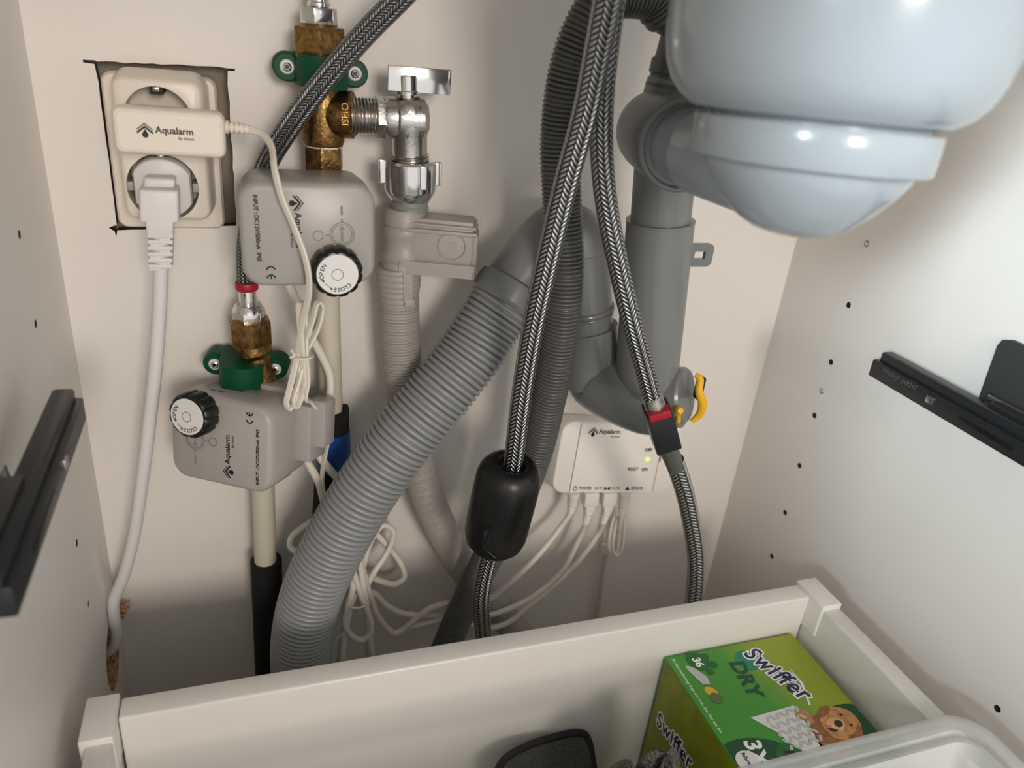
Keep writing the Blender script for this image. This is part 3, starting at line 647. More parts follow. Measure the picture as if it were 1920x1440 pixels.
lip = merged(box(-.001, .0482, -.0140, .0140, zt_*.66, zt_*.78, .0008), box(-.001, .0490, -.0148, .0148, zt_*.42, zt_*.58, .0008), box(-.001, .0490, -.0148, .0148, zb_*.56, zb_*.68, .0008), box(-.001, .0482, -.0140, .0140, zb_*.76, zb_*.90, .0008))
endc = box(.0455, .0500, -.0105, .0105, zb_*.72, zt_*.46, .0012)
part('safety_coupling', moved(merged(body, arm, lip, endc, annulus(.0330, 0, .0088, .0094, face(0, 0, -.0124), th=.0008)), Bm), M['taupe'], q)
part('lettering', moved(text('22', .0065, face(.0335, .0005, -.0122), .02), Bm), M['taupe'], q, smooth=0)
part('lettering', moved(text('60', .0055, Matrix.Translation((.0501, 0, -.002)) @ Matrix.Rotation(math.pi/2, 4, 'Z') @ Matrix.Rotation(math.pi/2, 4, 'X'), .02), Bm), M['taupe'], q, smooth=0)
s0, s1 = Vector(P(747, 497, D3)), Vector(P(748, 560, D3))
part('hose_sleeve', merged(sweep([s0, s0.lerp(s1, .5), s1], [.0148, .0148, .0130], 36, .0005, rfun=lambda s: .0010*(abs(math.sin(math.pi*s/.0042))**.5-.5)), slab(s0.lerp(s1, .05)+Vector((.0035, -.0140, 0)), s0.lerp(s1, .88)+Vector((.0035, -.0130, 0)), .0068, .0068, .004, .004, .0006),
     box(s1.x+.001, s1.x+.008, s1.y-.0152, s1.y-.0105, s1.z-.001, s1.z+.004, .0005)), M['taupe'], q)
part('corrugated_tube', sweep(path([(748, 556, D3), (750, 620, .038), (756, 700, .040), (766, 780, .040), (782, 870, .038), (812, 960, .034), (860, 1050, .028), (920, 1130, .024), (985, 1200, .022)]), [.0135, .0135, .0135, .0135, .0135, .0135, .013, .013, .013], 28, .00035, rfun=corr(.0022, .0007, .5)), M['taupe'], q)

# ================================================================== DRAIN SIPHON
DP = .10
sp = thing('drain_siphon', 'grey plastic drain siphon pipework on the back wall under the sink trap', 'drain pipe', P(1180, 760, .07))
te = Vector(P(1226, 240, DP)); tb = Vector(P(1196, 690, DP))
def up(v): 
    t_ = (v-240)/450; return Vector(P(1254+(v-240)*-.090, v, DP))
part('tube', cyl(up(255), up(440), .0195, .0006, 48), M['pipe'], sp)
part('telescopic_sleeve', merged(rod(up(412), up(735), [(.0205, 0), (.0224, 0), (.0224, .01), (.0221, .012), (.0224, 1)], 48)), M['pipe'], sp)
br = Vector(P(1306, 476, .095))
bw = P(1330, 476, .095)[0]-P(1290, 476, .095)[0]
bra, brb = P(1284, 456, .095), P(1330, 499, .095)
bz = (bra[2]-brb[2])/2; bmx = Matrix.Translation(((bra[0]+brb[0])/2, -.095, (bra[2]+brb[2])/2))
g = rr_loft(brb[0]-bra[0], 2*bz, .004, [(0, .0015), (0, -.0015)])
bo = bare('b', moved(g, bmx), M['pipe'], smooth=0); cu2 = bare('c', moved(box(-.003, .0055, -.01, .01, -.0026, .0026), bmx), M['pipe'], smooth=0)
md = bo.modifiers.new('b', 'BOOLEAN'); md.object = cu2; me = bpy.data.meshes.new_from_object(bo.evaluated_get(bpy.context.evaluated_depsgraph_get()))
bpy.data.objects.remove(bo); bpy.data.objects.remove(cu2); g = bmesh.new(); g.from_mesh(me)
part('slotted_tab', g, M['pipe'], sp, smooth=0)
# tee elbow towards the sink trap
TC = Vector((.3277, -.270, .582)); e0 = Vector(P(1228, 246, .104)); e1 = e0.lerp(Vector((.315, -.250, .572)), .40)
ed = (e1-e0).normalized(); e00 = e0-ed*.012
part('tee_elbow', merged(rod(e00, e1, [(.014, 0), (.0205, .04), (.0232, .12), (.0240, .25), (.0240, .97), (.0230, 1)], 48), rod(e0+Vector((0.006, 0, 0)), e0+Vector((.0115, 0, .0265)), [(.0190, 0), (.0200, 1)], 40)), M['pipe'], sp)
part('elbow_rim', ring(e1, ed, .0230, .0018, 48, 10), M['pipe'], sp)
nz = e0+Vector((.0125, 0, .0235))
part('hose_spigot', merged(rod(nz, nz+Vector((.004, 0, .050)), [(.0215, 0), (.0215, .04), (.0200, .06), (.0200, .14), (.0212, .16), (.0212, .3), (.0195, .34), (.0190, .6), (.0185, .62), (.0185, 1)], 40), lathe([(.0015, 0), (.0012, .004)], frame_z(nz+Vector((-.004, -.020, .005)), (0, -1, .2)), 10)), M['dhose'], sp, label='dark grey hose spigot on top')
# bottom return bend and left riser
ub = [Vector(P(1100, 640, .064)), Vector(P(1104, 690, .066)), Vector(P(1122, 722, .072)), Vector(P(1160, 735, .084)), Vector(P(1200, 728, .096)), Vector(P(1196, 690, DP))]
bl = [Vector(P(1098, 692, .066)), Vector(P(1112, 706, .068)), Vector(P(1140, 722, .078)), Vector(P(1180, 738, .092)), Vector(P(1215, 748, .10)), Vector(P(1255, 752, .104))]
part('trap_bend', merged(sweep(bl, [.018, .0225, .0245, .0255, .0265, .0245], 36, .003), rod(Vector(P(1100, 612, .064)), Vector(P(1112, 712, .068)), [(.0226, 0), (.0226, 1)], 40), rod(up(715), Vector(P(1210, 752, .10)), [(.0228, 0), (.0235, .5), (.0225, 1)], 40)), M['pipe'], sp)
lt, lb = Vector(P(1085, 470, .060)), Vector(P(1097, 640, .064))
part('riser', merged(cyl(lt, lb, .0213, .0005, 40), ring(lt.lerp(lb, .62), lb-lt, .0216, .0016, 40), ring(lt.lerp(lb, .67), lb-lt, .0214, .001, 40)), M['pipe'], sp)
el = [Vector(P(1086, 486, .060)), Vector(P(1084, 462, .059)), Vector(P(1072, 440, .057)), Vector(P(1048, 438, .055)), Vector(P(1012, 470, .056)), Vector(P(980, 510, .060)), Vector(P(955, 545, .064))]
part('elbow', sweep(el, [.0213, .0213, .0213, .0213, .0213, .0208, .0205], 36, .003), M['pipe'], sp)
hn0, hn1 = Vector(P(966, 530, .062)), Vector(P(930, 588, .068)); hd = (hn1-hn0).normalized()
part('hose_nut', rod(hn0, hn1, [(.0205, 0), (.0245, .1), (.0250, .25), (.0250, .62), (.0232, .72), (.0215, .74), (.0215, 1)], 48), M['pipe'], sp)
tm0 = P(1135, 655, .075)
g = merged(box(*sorted((P(1117, 655, .075)[0], P(1154, 655, .075)[0])), -.0765, -.0735, P(1135, 676, .075)[2], P(1135, 642, .075)[2], .0006), box(*sorted((P(1136, 630, .075)[0], P(1146, 630, .075)[0])), -.0765, -.0735, P(1140, 650, .075)[2], P(1140, 620, .075)[2], .0008))
part('fixing_tab', g, M['pipe'], sp)
part('tab_hole', lathe([(.0030, 0), (.0030, .0004)], frame_z(P(1133, 659, .0766), (0, -1, 0)), 20), M['label'], sp)
# clean-out cap with yellow lever
k0, k1 = Vector(P(1252, 740, .108)), Vector(P(1294, 742, .120)); kd = (k1-k0).normalized()
part('cleanout_cap', merged(rod(k0, k0.lerp(k1, .85), [(.0185, 0), (.0205, .1), (.0205, .85), (.019, 1)], 40), rod(k0+Vector((.0, 0, -.006)), k0.lerp(k1, .8)+Vector((0, 0, -.006)), [(.0165, 0), (.018, .2), (.018, .9), (.016, 1)], 40)), M['pipe'], sp)
ya = [k1+Vector((-.002, -.004, .0185)), k1+Vector((.0005, -.006, .0165)), k1+Vector((.000, -.009, .008)), k1+Vector((.0045, -.010, -.002)), k1+Vector((.0045, -.009, -.011)), k1+Vector((.000, -.008, -.0165))]
part('yellow_lever', merged(sweep(ya, [.0018, .0026, .0027, .0032, .0028, .0016], 14, .0015), rod(Vector(P(1271, 766, .132)), Vector(P(1272, 790, .130)), [(.0026, 0), (.0030, .3), (.0018, .5), (.0018, 1)], 14), lathe([(.0026, 0), (.0030, .003), (.002, .005)], frame_z(P(1271, 768, .132), (-.2, -1, .3)), 16)), M['yellow'], sp, label='yellow locking lever')
part('cap_grip', box(k1.x+.006, k1.x+.0095, k1.y-.002, k1.y+.006, k1.z-.004, k1.z+.014, .001), M['rail'], sp)

# big corrugated drain hose
bp = path([(948, 560, .066), (918, 605, .069), (880, 665, .074), (820, 742, .080), (752, 826, .085), (682, 925, .088), (622, 1030, .088), (583, 1120, .086), (566, 1200, .082), (566, 1275, .078), (572, 1330, .075)])
one('drain_hose', sweep(bp, .0211, 48, .0003, rfun=corr(.0041, .0020, .38)), M['hose'], 'thick grey corrugated drain hose curving down to the lower left', 'hose', tuple(bp[-1]))
# dark corrugated dishwasher drain hose
top = nz+Vector((.004, 0, .045))
dpth = [top, top+Vector((-.0005, 0, .010))]+[Vector(P(*q)) for q in [(1246, 22, .099), (1222, -4, .100), (1188, -10, .100), (1152, -8, .100), (1118, 16, .100), (1090, 66, .099), (1066, 140, .097)]]+[Vector(P(1051, 260, .095)), Vector(P(1054, 380, .098)), Vector(P(1059, 480, .102)), Vector(P(1056, 570, .104)), Vector(P(1045, 660, .102)), Vector(P(1028, 750, .098)), Vector(P(1004, 850, .090)), Vector(P(962, 960, .078)), Vector(P(912, 1050, .068)), Vector(P(868, 1140, .060)), Vector(P(820, 1250, .052))]
one('ribbed_hose', sweep(dpth, .0115, 32, .00032, rfun=corr(.0026, .0011, .5)), M['dhose'], 'dark grey fine-ribbed hose arching up to the siphon and down behind the weight', 'hose', tuple(dpth[-1]))

# ================================================================== BRAIDED TAP HOSES + WEIGHT
HR = .0065
ph = path([(1160, -120, .205), (1143, -20, .195), (1126, 70, .186), (1100, 200, .175), (1062, 340, .164), (1028, 480, .154), (1000, 610, .145), (978, 740, .137), (962, 866, .132), (946, 960, .129), (915, 1050, .124), (903, 1110, .122), (903, 1150, .120), (908, 1200, .118), (915, 1260, .116)])
one('braided_hose', sweep(ph, HR, 32, .002), M['braid'], 'steel braided tap hose hanging through the black weight', 'hose', tuple(ph[-1]))
wa, wb_ = Vector(P(961, 866, .132)), Vector(P(923, 1024, .124)); wd = (wb_-wa).normalized(); wu = wa+wd*.0005
wt = thing('hose_weight', 'black rounded weight clamped on the braided tap hose', 'weight', wb_)
L = (wb_-wu).length
prof = [(.0085, .004), (.0100, .001), (.0130, 0), (.0175, .0022), (.0208, .007), (.0222, .013), (.0224, L*.5), (.0222, L-.014), (.0205, L-.0065), (.0165, L-.0015), (.011, L)]
fr = frame_z(wu, wd, (1, -.2, 0))
part('shell', lathe(prof, fr, 56, rfun=lambda a: 1-.012*max(0, math.cos(2*(a-.25))**40)), M['black'], wt, smooth=60)
seam = [fr @ Vector(((r+.0001)*math.cos(.25), (r+.0001)*math.sin(.25), z)) for r, z in prof[1:]]
fin = lambda a, z: fr @ Vector((.0225*math.cos(a), .0225*math.sin(a), z))
A0 = math.atan2(*(lambda q_: (q_.y, q_.x))(fr.inverted() @ Vector(P(960, 985, .160))))
part('latch', merged(sweep([fin(A0+.55, L*.60), fin(A0+.60, L*.75), fin(A0+.1, L*.86), fin(A0+.35, L*.70), fin(A0+.5, L*.62)], .0003, 6, .001), moved(box(-.003, .003, -.001, .001, -.004, .004, .0005), frame_z(fin(A0+.55, L*.58), fr.to_3x3() @ Vector((math.cos(A0+.55), math.sin(A0+.55), 0)), wd))), M['rail'], wt)
ph = path([(1162, -120, .176), (1152, -20, .172), (1139, 80, .169), (1129, 180, .166), (1128, 290, .164), (1138, 390, .163), (1160, 500, .163), (1186, 610, .164), (1208, 690, .160), (1222, 742, .158)])
h2 = thing('braided_hose', 'steel braided hose running down to the black connector with a red clip', 'hose', P(1222, 745, .158))
part('braid', sweep(ph, .0060, 32, .002), M['braid'], h2)
k0, k1 = Vector(P(1221, 738, .158)), Vector(P(1232, 772, .157))
part('ferrule', rod(k0, k1, [(.0058, 0), (.0062, .1), (.0062, .3), (.0066, .35), (.0066, 1)]), M['steel'], h2)
qc = thing('hose_coupling', 'black push-fit hose coupling with a red locking clip', 'coupling', P(1240, 800, .156))
c0, c1 = Vector(P(1231, 764, .157)), Vector(P(1250, 834, .155)); cm = frame_z((c0+c1)/2, c1-c0, (1, -.25, .3)); cl = (c1-c0).length
part('coupling_block', moved(box(-.0085, .0085, -.0085, .0085, -cl/2, cl/2, .0012), cm), M['rail'], qc)
part('red_clip', moved(box(-.0070, .0070, .002, .0092, -cl/2-.0022, -cl/2+.0035, .0005), cm), M['red'], qc)
part('neck', rod(c1, Vector(P(1268, 876, .153)), [(.0072, 0), (.0064, .1), (.0062, 1)]), M['dhose'], qc)
ph = path([(1264, 862, .153), (1283, 920, .150), (1297, 985, .147), (1305, 1050, .144), (1302, 1110, .142), (1294, 1170, .140), (1284, 1240, .138)])
one('braided_hose', sweep(ph, .0066, 32, .002), M['braids'], 'shiny braided steel hose curving from the black coupling down behind the drawer', 'hose', tuple(ph[-1]))

# ================================================================== CONTROL BOX
CT = Vector((.4130, -.0275, .2880)); cw, ch = .1240, .0660
cb = thing('leak_control_box', 'white leak alarm control box with a lit green lamp on the back wall', 'control box', CT, rotvec((-.187, .128, .04)))
part('housing', rr_loft(cw, ch, .012, [(.001, .022), (0, .020), (0, .003), (.001, .0008), (.0024, 0)], 8), M['device'], cb, local=True)
part('face_panel', merged(moved(rr_loft(.0850, ch-.003, .001, [(0, .0003), (0, -.0004), (.0003, -.0006)]), Matrix.Translation((-.0018, 0, 0)))), M['device'], cb, local=True)
e = face(0, 0, -.0006)
for q_ in ([(-.0447, .031), (-.0443, .031), (-.0443, -.031), (-.0447, -.031)], [(.0408, .031), (.0412, .031), (.0412, -.031), (.0408, -.031)], [(.0418, .012), (.0428, .012), (.0428, -.002), (.0418, -.002)]): part('seam', poly(q_, e), M['inkg'], cb, local=True, smooth=0)
part('lettering', merged(brand(face(-.0215, .0242, -.0006), .0064), text('KABLE', .0040, face(.0280, .0238, -.0006), .03), text('OFF', .0042, face(.0275, .0090, -.0010), .045), text('ON', .0042, face(.0275, -.0095, -.0010), .03), text('RESET', .0042, face(.0155, -.0095, -.0006), .03),
     text('POWER', .0036, face(-.0295, -.0275, -.0006), .03), text('ACT1', .0035, face(-.0160, -.0275, -.0006), .02), text('ACT2', .0035, face(.0012, -.0275, -.0006), .02), text('SENSOR', .0035, face(.0236, -.0275, -.0006), .03)), M['ink'], cb, local=True, smooth=0)
for nm_, g_ in (('power_icon', merged(annulus(-.0395, -.0278, .0014, .0021, e, 110, 430), poly([(-.0398, -.0274), (-.0392, -.0274), (-.0392, -.0250), (-.0398, -.0250)], e))), ('valve_icon', poly([(-.0104, -.0298), (-.0074, -.0280), (-.0044, -.0298), (-.0044, -.0258), (-.0074, -.0276), (-.0104, -.0258)], e)),
                ('sensor_icon', poly([(.0136, -.0255), (.0110, -.0294), (.0162, -.0294)], e)), ('cable_lamp', poly(disc_pts(.0320, .0188, .0008), e))): part(nm_, g_, M['ink'], cb, local=True, smooth=0)
for z in (.009, -.0095): part('button', moved(rr_loft(.0105, .0075, .0012, [(0, 0), (0, -.0004), (.0003, -.0005)]), Matrix.Translation((.0290, -.0003, z))), M['device'], cb, local=True)
part('status_lamp', lathe([(.0016, 0), (.0016, .0004), (.0008, .0009)], face(.0288, .0002, -.0006), 20), M['led'], cb, local=True, label='lit green status lamp')
# plugs and leads of the box
def plug_lead(label, u, kind, pts, r=.0026):
    d = .032; a0, a1 = Vector(P(u, 922, d)), Vector(P(u-3, 945, d)); p = path(pts); a2 = Vector(p[0])
    t = thing('plug_lead', label, 'cable', a0, group='leads plugged into the control box')
    if kind == 'round': part('plug', rod(a0, a1, [(.0055, 0), (.0055, .3), (.0048, .4), (.0046, 1)], 20), M['device'], t)
    else: part('plug', merged(slab(a0, a1, .0135, .0135, .009, .009, .0012), slab(a0.lerp(a1, .95), a0.lerp(a1, 1.7), .0100, .0075, .008, .007, .0012)), M['device'], t)
    b0 = a0.lerp(a1, 1.0 if kind == 'round' else 1.65); g = bmesh.new(); vv = a2-b0
    for k in range(4): join(g, rod(b0+vv*(k/4), b0+vv*(k/4+.17), [(.0042-.0003*k, 0), (.0042-.0003*k, 1)], 16))
    join(g, rod(b0, a2, [(.0028, 0), (.0026, 1)], 12)); part('strain_relief', g, M['device'], t)
    part('cable', sweep(p, r, 12, .003), M['cable'], t); return t
plug_lead('white lead with a round plug under the word POWER', 1076, 'round', [(1070, 962, .034), (1050, 990, .035), (1010, 1040, .045), (960, 1090, .050), (912, 1126, .050), (880, 1136, .050), (845, 1131, .050), (808, 1140, .048), (775, 1164, .046), (742, 1187, .046), (712, 1160, .048), (690, 1105, .050), (676, 1050, .052), (670, 1010, .050)])
plug_lead('white lead with a flat plug under the word ACT1', 1108, 'flat', [(1098, 982, .034), (1086, 1010, .030), (1055, 1070, .038), (1000, 1118, .045), (940, 1147, .05), (912, 1153, .05), (885, 1143, .048), (862, 1152, .046), (812, 1166, .046), (765, 1176, .044), (745, 1186, .040)], .0024)
plug_lead('white lead with a flat plug under the word ACT2', 1142, 'flat', [(1131, 980, .034), (1122, 1000, .028), (1080, 1058, .034), (1035, 1100, .040), (985, 1142, .044), (955, 1166, .046), (915, 1178, .046), (870, 1168, .044), (820, 1156, .042), (755, 1150, .042), (725, 1135, .042), (705, 1115, .042), (692, 1111, .044), (680, 1118, .048), (676, 1150, .052)])
t = plug_lead('white lead with a round plug under the word SENSOR ending in a flat folded tail', 1172, 'round', [(1166, 964, .032), (1163, 984, .030), (1159, 1010, .022), (1157, 1032, .022)], .0022)
rib = [(1168, 968), (1166, 1010), (1160, 1036), (1152, 1041), (1146, 1028), (1150, 990), (1156, 968)]
part('folded_tail', merged(*[sweep(path([(u+o, v+o*.3, .0225+.0018*k) for u, v in rib]), .0015, 8, .002) for k, o in enumerate((0, -4, 3))]), M['device'], t)
t = thing('sensor_wire', 'thin translucent wire hanging down below the folded white tail', 'wire', P(1132, 1036, .010))
part('wire', merged(sweep(path([(1136, 1030, .010), (1130, 1060, .008), (1124, 1110, .007), (1116, 1165, .006), (1108, 1240, .006)]), .0013, 8, .004), sweep(path([(1139, 1032, .010), (1133, 1060, .008), (1127, 1110, .007), (1119, 1165, .006), (1111, 1240, .006)]), .0013, 8, .004)), M['thin'], t)
part('wire_clip', slab(P(1134, 1020, .010), P(1132, 1038, .010), .006, .007, .005, .005, .0008), M['device'], t)

# tangle of white leads at the bottom
CB = lambda label, pts, r=.0026: one('loose_cable', sweep(path(pts), r, 12, .0025), M['cable'], label, 'cable', P(*pts[-1]), group='white cables tangled behind the drawer')
CB('white cable making the tall narrow loop beside the corrugated hose', [(668, 1105, .044), (680, 1065, .040), (698, 1008, .034), (718, 985, .032), (736, 993, .032), (735, 1016, .033), (722, 1042, .036), (703, 1070, .042), (688, 1100, .050), (684, 1150, .052), (690, 1245, .050)])
CB('white cable making the wide rounded loop right of the tall one', [(690, 985, .028), (712, 1008, .029), (735, 1033, .029), (754, 1062, .030), (758, 1083, .032), (742, 1095, .034), (715, 1090, .037), (692, 1082, .042), (672, 1085, .048), (664, 1120, .050)])
CB('white cable in the tied bundle bending round at the bottom', [(656, 1050, .062), (668, 1090, .062), (684, 1135, .061), (695, 1165, .060), (694, 1186, .060), (678, 1200, .061), (657, 1190, .062), (645, 1165, .063), (650, 1140, .063), (661, 1105, .062), (660, 1060, .058)])
CB('white cable hanging straight down at the right of the bundle', [(672, 1035, .056), (680, 1090, .058), (688, 1140, .058), (693, 1190, .058), (699, 1245, .056)])
CB('white printed cable hanging down at the left of the bundle', [(664, 1110, .056), (655, 1140, .058), (645, 1190, .060), (638, 1250, .060)], .0034)
CB('white cable hook showing at the left edge of the corrugated hose', [(590, 975, .045), (566, 990, .045), (548, 1006, .046), (544, 1022, .048), (552, 1032, .052), (575, 1040, .055)])
one('cable_tie', merged(ring(P(667, 1128, .059), (.1, .1, 1), .0085, .0008, 28, 8), cyl(P(652, 1182, .066), P(630, 1197, .066), .0006, .0001, 8)), M['cable'], 'white wire tie around the cables behind the drawer', 'cable tie', P(667, 1128, .059))

# ================================================================== SINK TRAP
st = thing('sink_trap', 'large light grey bottle trap of the sink hanging at the top right', 'sink trap', (TC.x, TC.y, .53))
tf = Matrix.Translation((.3277, -.27, .5826)) @ rotvec((-.0479, .0091, 0)).to_4x4()
part('upper_cup', lathe([(.0440, .0165), (.0500, .0182), (.0548, .0215), (.0588, .0265), (.0618, .0335), (.0636, .0425), (.0644, .055), (.0650, .09), (.066, .16)], tf, 96), M['trap'], st, smooth=60)
part('neck', lathe([(.042, .002), (.042, .020)], tf, 64), M['trap'], st)
part('ring_nut', lathe([(.0430, 0), (.0462, 0), (.0470, .0008), (.0474, .0140), (.0468, .0152), (.0430, .0152)], tf, 96), M['trap'], st, smooth=50)
part('lower_cup', lathe([(.001, -.0290), (.010, -.0287), (.0170, -.0268), (.0232, -.0232), (.0300, -.0170), (.0360, -.0100), (.0405, -.003), (.0410, .003)], tf, 96), M['trap'], st, smooth=60)
o1 = Vector((TC.x+.004, TC.y+.006, .573)); o0 = e1+ed*.001-ed*.010
part('outlet_pipe', merged(rod(o0, o0.lerp(o1, .5), [(.0185, 0), (.0200, .05), (.0200, 1)], 48), rod(o0.lerp(o1, .26), o1, [(.0200, 0), (.0218, .02), (.0215, .12), (.0205, .6), (.012, 1)], 48)), M['trap'], st)

# ================================================================== CARTON IN THE DRAWER
bxo = Vector((.3870, -.1845, .063)); bw_, bl_, bh_ = .1125, .205, .152
sw = thing('wipes_carton', 'green and lime printed carton of dry dusting sheets standing in the drawer', 'carton', bxo)
part('carton_body', box(0, bw_, -bl_, 0, 0, bh_, .0008), M['carton'], sw, local=True)
tp = Matrix(((0, 1, 0, 0), (-1, 0, 0, 0), (0, 0, 1, bh_+.0001), (0, 0, 0, 1)))   # print x -> towards the front, print y -> +x
def T2(u, v):
    p = PZ(u, v, bxo.z+bh_); return (-(p[1]-bxo.y), p[0]-bxo.x)   # (along, across)
def lay(k): return Matrix.Translation((0, 0, .00012*k)) @ tp
def clip(pts): return [(min(max(a, .0006), bl_-.0006), min(max(b, .0006), bw_-.0006)) for a, b in pts]
P2 = lambda name, m, k, *polys: part(name, merged(*[poly(p, lay(k+.09*i_), .00008) for i_, p in enumerate(polys)]), M[m], sw, local=True, smooth=0)
# dark green fields
ca, cb_ = T2(1600, 1390), T2(1352, 1425)
P2('printed_field', 'dgreen', 0, clip(disc_pts(*(lambda q: (q[0]+.012, q[1]+.010))(ca), .040, n=48)), clip(disc_pts(cb_[0]+.036, cb_[1]+.018, .047, .047, 48)))
sA, sB = T2(1400, 1218), T2(1512, 1305)
smid = ((sA[0]+sB[0])/2, (sA[1]+sB[1])/2); ang = math.atan2(sB[1]-sA[1], sB[0]-sA[0])
slen = math.hypot(sB[0]-sA[0], sB[1]-sA[1])
sm = Matrix.Translation((smid[0]+.001, smid[1], 0)) @ Matrix.Rotation(ang, 4, 'Z') @ Matrix.Diagonal((1.08, 1.38, 1, 1))
fs = slen*.29
P2('printed_crescent', 'teal', 0, disc_pts(*T2(1402, 1238), .0095, .0095))
part('printed_word_outline', text('Swiffer', fs, lay(1) @ sm, .085, shear=.15, space=1.14), M['inkw'], sw, local=True, smooth=0)
part('printed_word', text('Swiffer', fs, lay(2) @ sm, .018, shear=.15, space=1.14), M['navy'], sw, local=True, smooth=0)
lx = slen/2
P2('printed_flash', 'inkw', 1, [(smid[0]-.002+a, smid[1]+b) for a, b in [(0, .0125), (.016, .0135), (.034, .006), (.034, .0045), (.016, .0115)]][::-1])
dA, dB = T2(1385, 1252), T2(1410, 1293); dm = ((dA[0]+dB[0])/2, (dA[1]+dB[1])/2)
part('printed_dry', text('DRY', .0165, lay(1) @ Matrix.Translation((dm[0], dm[1], 0)) @ Matrix.Rotation(math.atan2(dB[1]-dA[1], dB[0]-dA[0]), 4, 'Z'), .035), M['dgreen'], sw, local=True, smooth=0)
pp = T2(1308, 1240)
P2('printed_paw', 'mgreen', 1, disc_pts(pp[0], pp[1], .0095, .0078, rot=.4), disc_pts(*T2(1303, 1228), .0022, .0028), disc_pts(*T2(1321, 1232), .003, .0035), disc_pts(*T2(1336, 1246), .0032, .0035), disc_pts(*T2(1332, 1260), .0026, .003))
part('printed_count', text('36', .0088, lay(2) @ Matrix.Translation((pp[0]+.001, pp[1]-.0005, 0)), .03), M['inkw'], sw, local=True, smooth=0)
P2('printed_sheet', 'padg', 2, [T2(*q) for q in ((1284, 1248), (1290, 1258), (1318, 1284), (1332, 1284), (1326, 1270), (1300, 1252))])
P2('printed_lemon', 'lemon', 1, disc_pts(*T2(1334, 1298), .0052, .004, rot=.5))
P2('printed_lime', 'limeg', 2, disc_pts(*T2(1342, 1309), .0045, .0042))
line = [T2(1258, 1236), T2(1333, 1350)]
part('printed_small_line', text('3D fibre technology traps and locks dust, hair and dirt', .0030, lay(1) @ Matrix.Translation((line[0][0], line[0][1]+.0012, 0)) @ Matrix.Rotation(math.atan2(line[1][1]-line[0][1], line[1][0]-line[0][0]), 4, 'Z'), 0, 'LEFT'), M['inkw'], sw, local=True, smooth=0)
# white textured sheet
shp = [T2(*q) for q in ((1407, 1346), (1488, 1323), (1548, 1408), (1530, 1417), (1500, 1412), (1460, 1375))]
P2('printed_pad', 'pad', 1, shp)
zig = []
for i in range(7):
    for j in range(5):
        a = np.array(T2(1440+i*9+j*11, 1350-i*3.2+j*13.5)); zig.append(disc_pts(a[0], a[1], .0028, .0012, 8, .7 if (i+j) % 2 else -.5))
P2('printed_pad_pattern', 'padg', 2, *zig)
# puppy photo print
def bl(pts, k=6):
    p_ = np.array([(*T2(*q), 0) for q in pts]+[(*T2(*pts[0]), 0)]); return [tuple(a_[:2]) for a_ in spline(p_, .0012)[0][:-1]]
P2('printed_puppy_body', 'fur2', 1, bl([(1517, 1345), (1545, 1340), (1590, 1385), (1600, 1412), (1560, 1420), (1535, 1395)]))
P2('printed_puppy_paw', 'fur', 2, bl([(1488, 1330), (1502, 1329), (1522, 1345), (1524, 1358), (1508, 1352), (1494, 1346)])); P2('printed_puppy_paw', 'fur', 2, bl([(1540, 1400), (1558, 1394), (1572, 1402), (1568, 1412), (1548, 1412)]))
P2('printed_puppy_head', 'fur', 3, bl([(1538, 1331), (1560, 1326), (1592, 1334), (1613, 1358), (1612, 1380), (1590, 1388), (1568, 1386), (1546, 1368), (1536, 1348)]))
P2('printed_puppy_ear', 'fur2', 4, bl([(1538, 1326), (1552, 1325), (1556, 1332), (1545, 1344), (1533, 1345)])); P2('printed_puppy_ear', 'fur2', 4, bl([(1608, 1356), (1617, 1372), (1612, 1392), (1598, 1396), (1590, 1386), (1602, 1374)]))
P2('printed_puppy_muzzle', 'lemonfur', 4, bl([(1552, 1350), (1568, 1346), (1582, 1356), (1580, 1370), (1562, 1372), (1549, 1362)]))
P2('printed_puppy_nose', 'nose', 5, bl([(1564, 1352), (1576, 1353), (1580, 1361), (1572, 1365), (1564, 1360)]))
P2('printed_puppy_eye', 'nose', 5, disc_pts(*T2(1576, 1341), .0010)); P2('printed_puppy_eye', 'nose', 5, disc_pts(*T2(1596, 1361), .0010))
P2('printed_puppy_mouth', 'nose', 5, bl([(1549, 1360), (1558, 1366), (1572, 1371), (1562, 1373), (1552, 1368)]))
P2('printed_puppy_tongue', 'tongue', 6, disc_pts(*T2(1554, 1364), .0013, .0018))
# front prints
tx = T2(1418, 1412)
part('printed_3x', text('3X', .0160, lay(2) @ Matrix.Translation((tx[0], tx[1], 0)) @ Matrix.Rotation(-.15, 4, 'Z'), .03), M['inkw'], sw, local=True, smooth=0)
tx = T2(1402, 1428)
P2('printed_roundel', 'label', 2, disc_pts(tx[0], tx[1], .0078)); P2('printed_roundel_blue', 'sky', 1, disc_pts(tx[0]+.005, tx[1]+.003, .0082))
part('printed_roundel_word', text('febreze', .0042, lay(3) @ Matrix.Translation((tx[0], tx[1], 0)), .02), M['navy'], sw, local=True, smooth=0)
tx = T2(1485, 1420)
P2('printed_badge', 'mgreen', 2, disc_pts(tx[0]+.002, tx[1], .013, .0105)); P2('printed_badge_picture', 'rail', 3, [(tx[0]-.005, tx[1]-.003), (tx[0]-.004, tx[1]+.004), (tx[0]+.006, tx[1]+.004), (tx[0]+.007, tx[1]-.003)][::-1])
P2('printed_badge_star', 'lemon', 4, disc_pts(tx[0]+.002, tx[1]-.001, .003, .0026, 6))
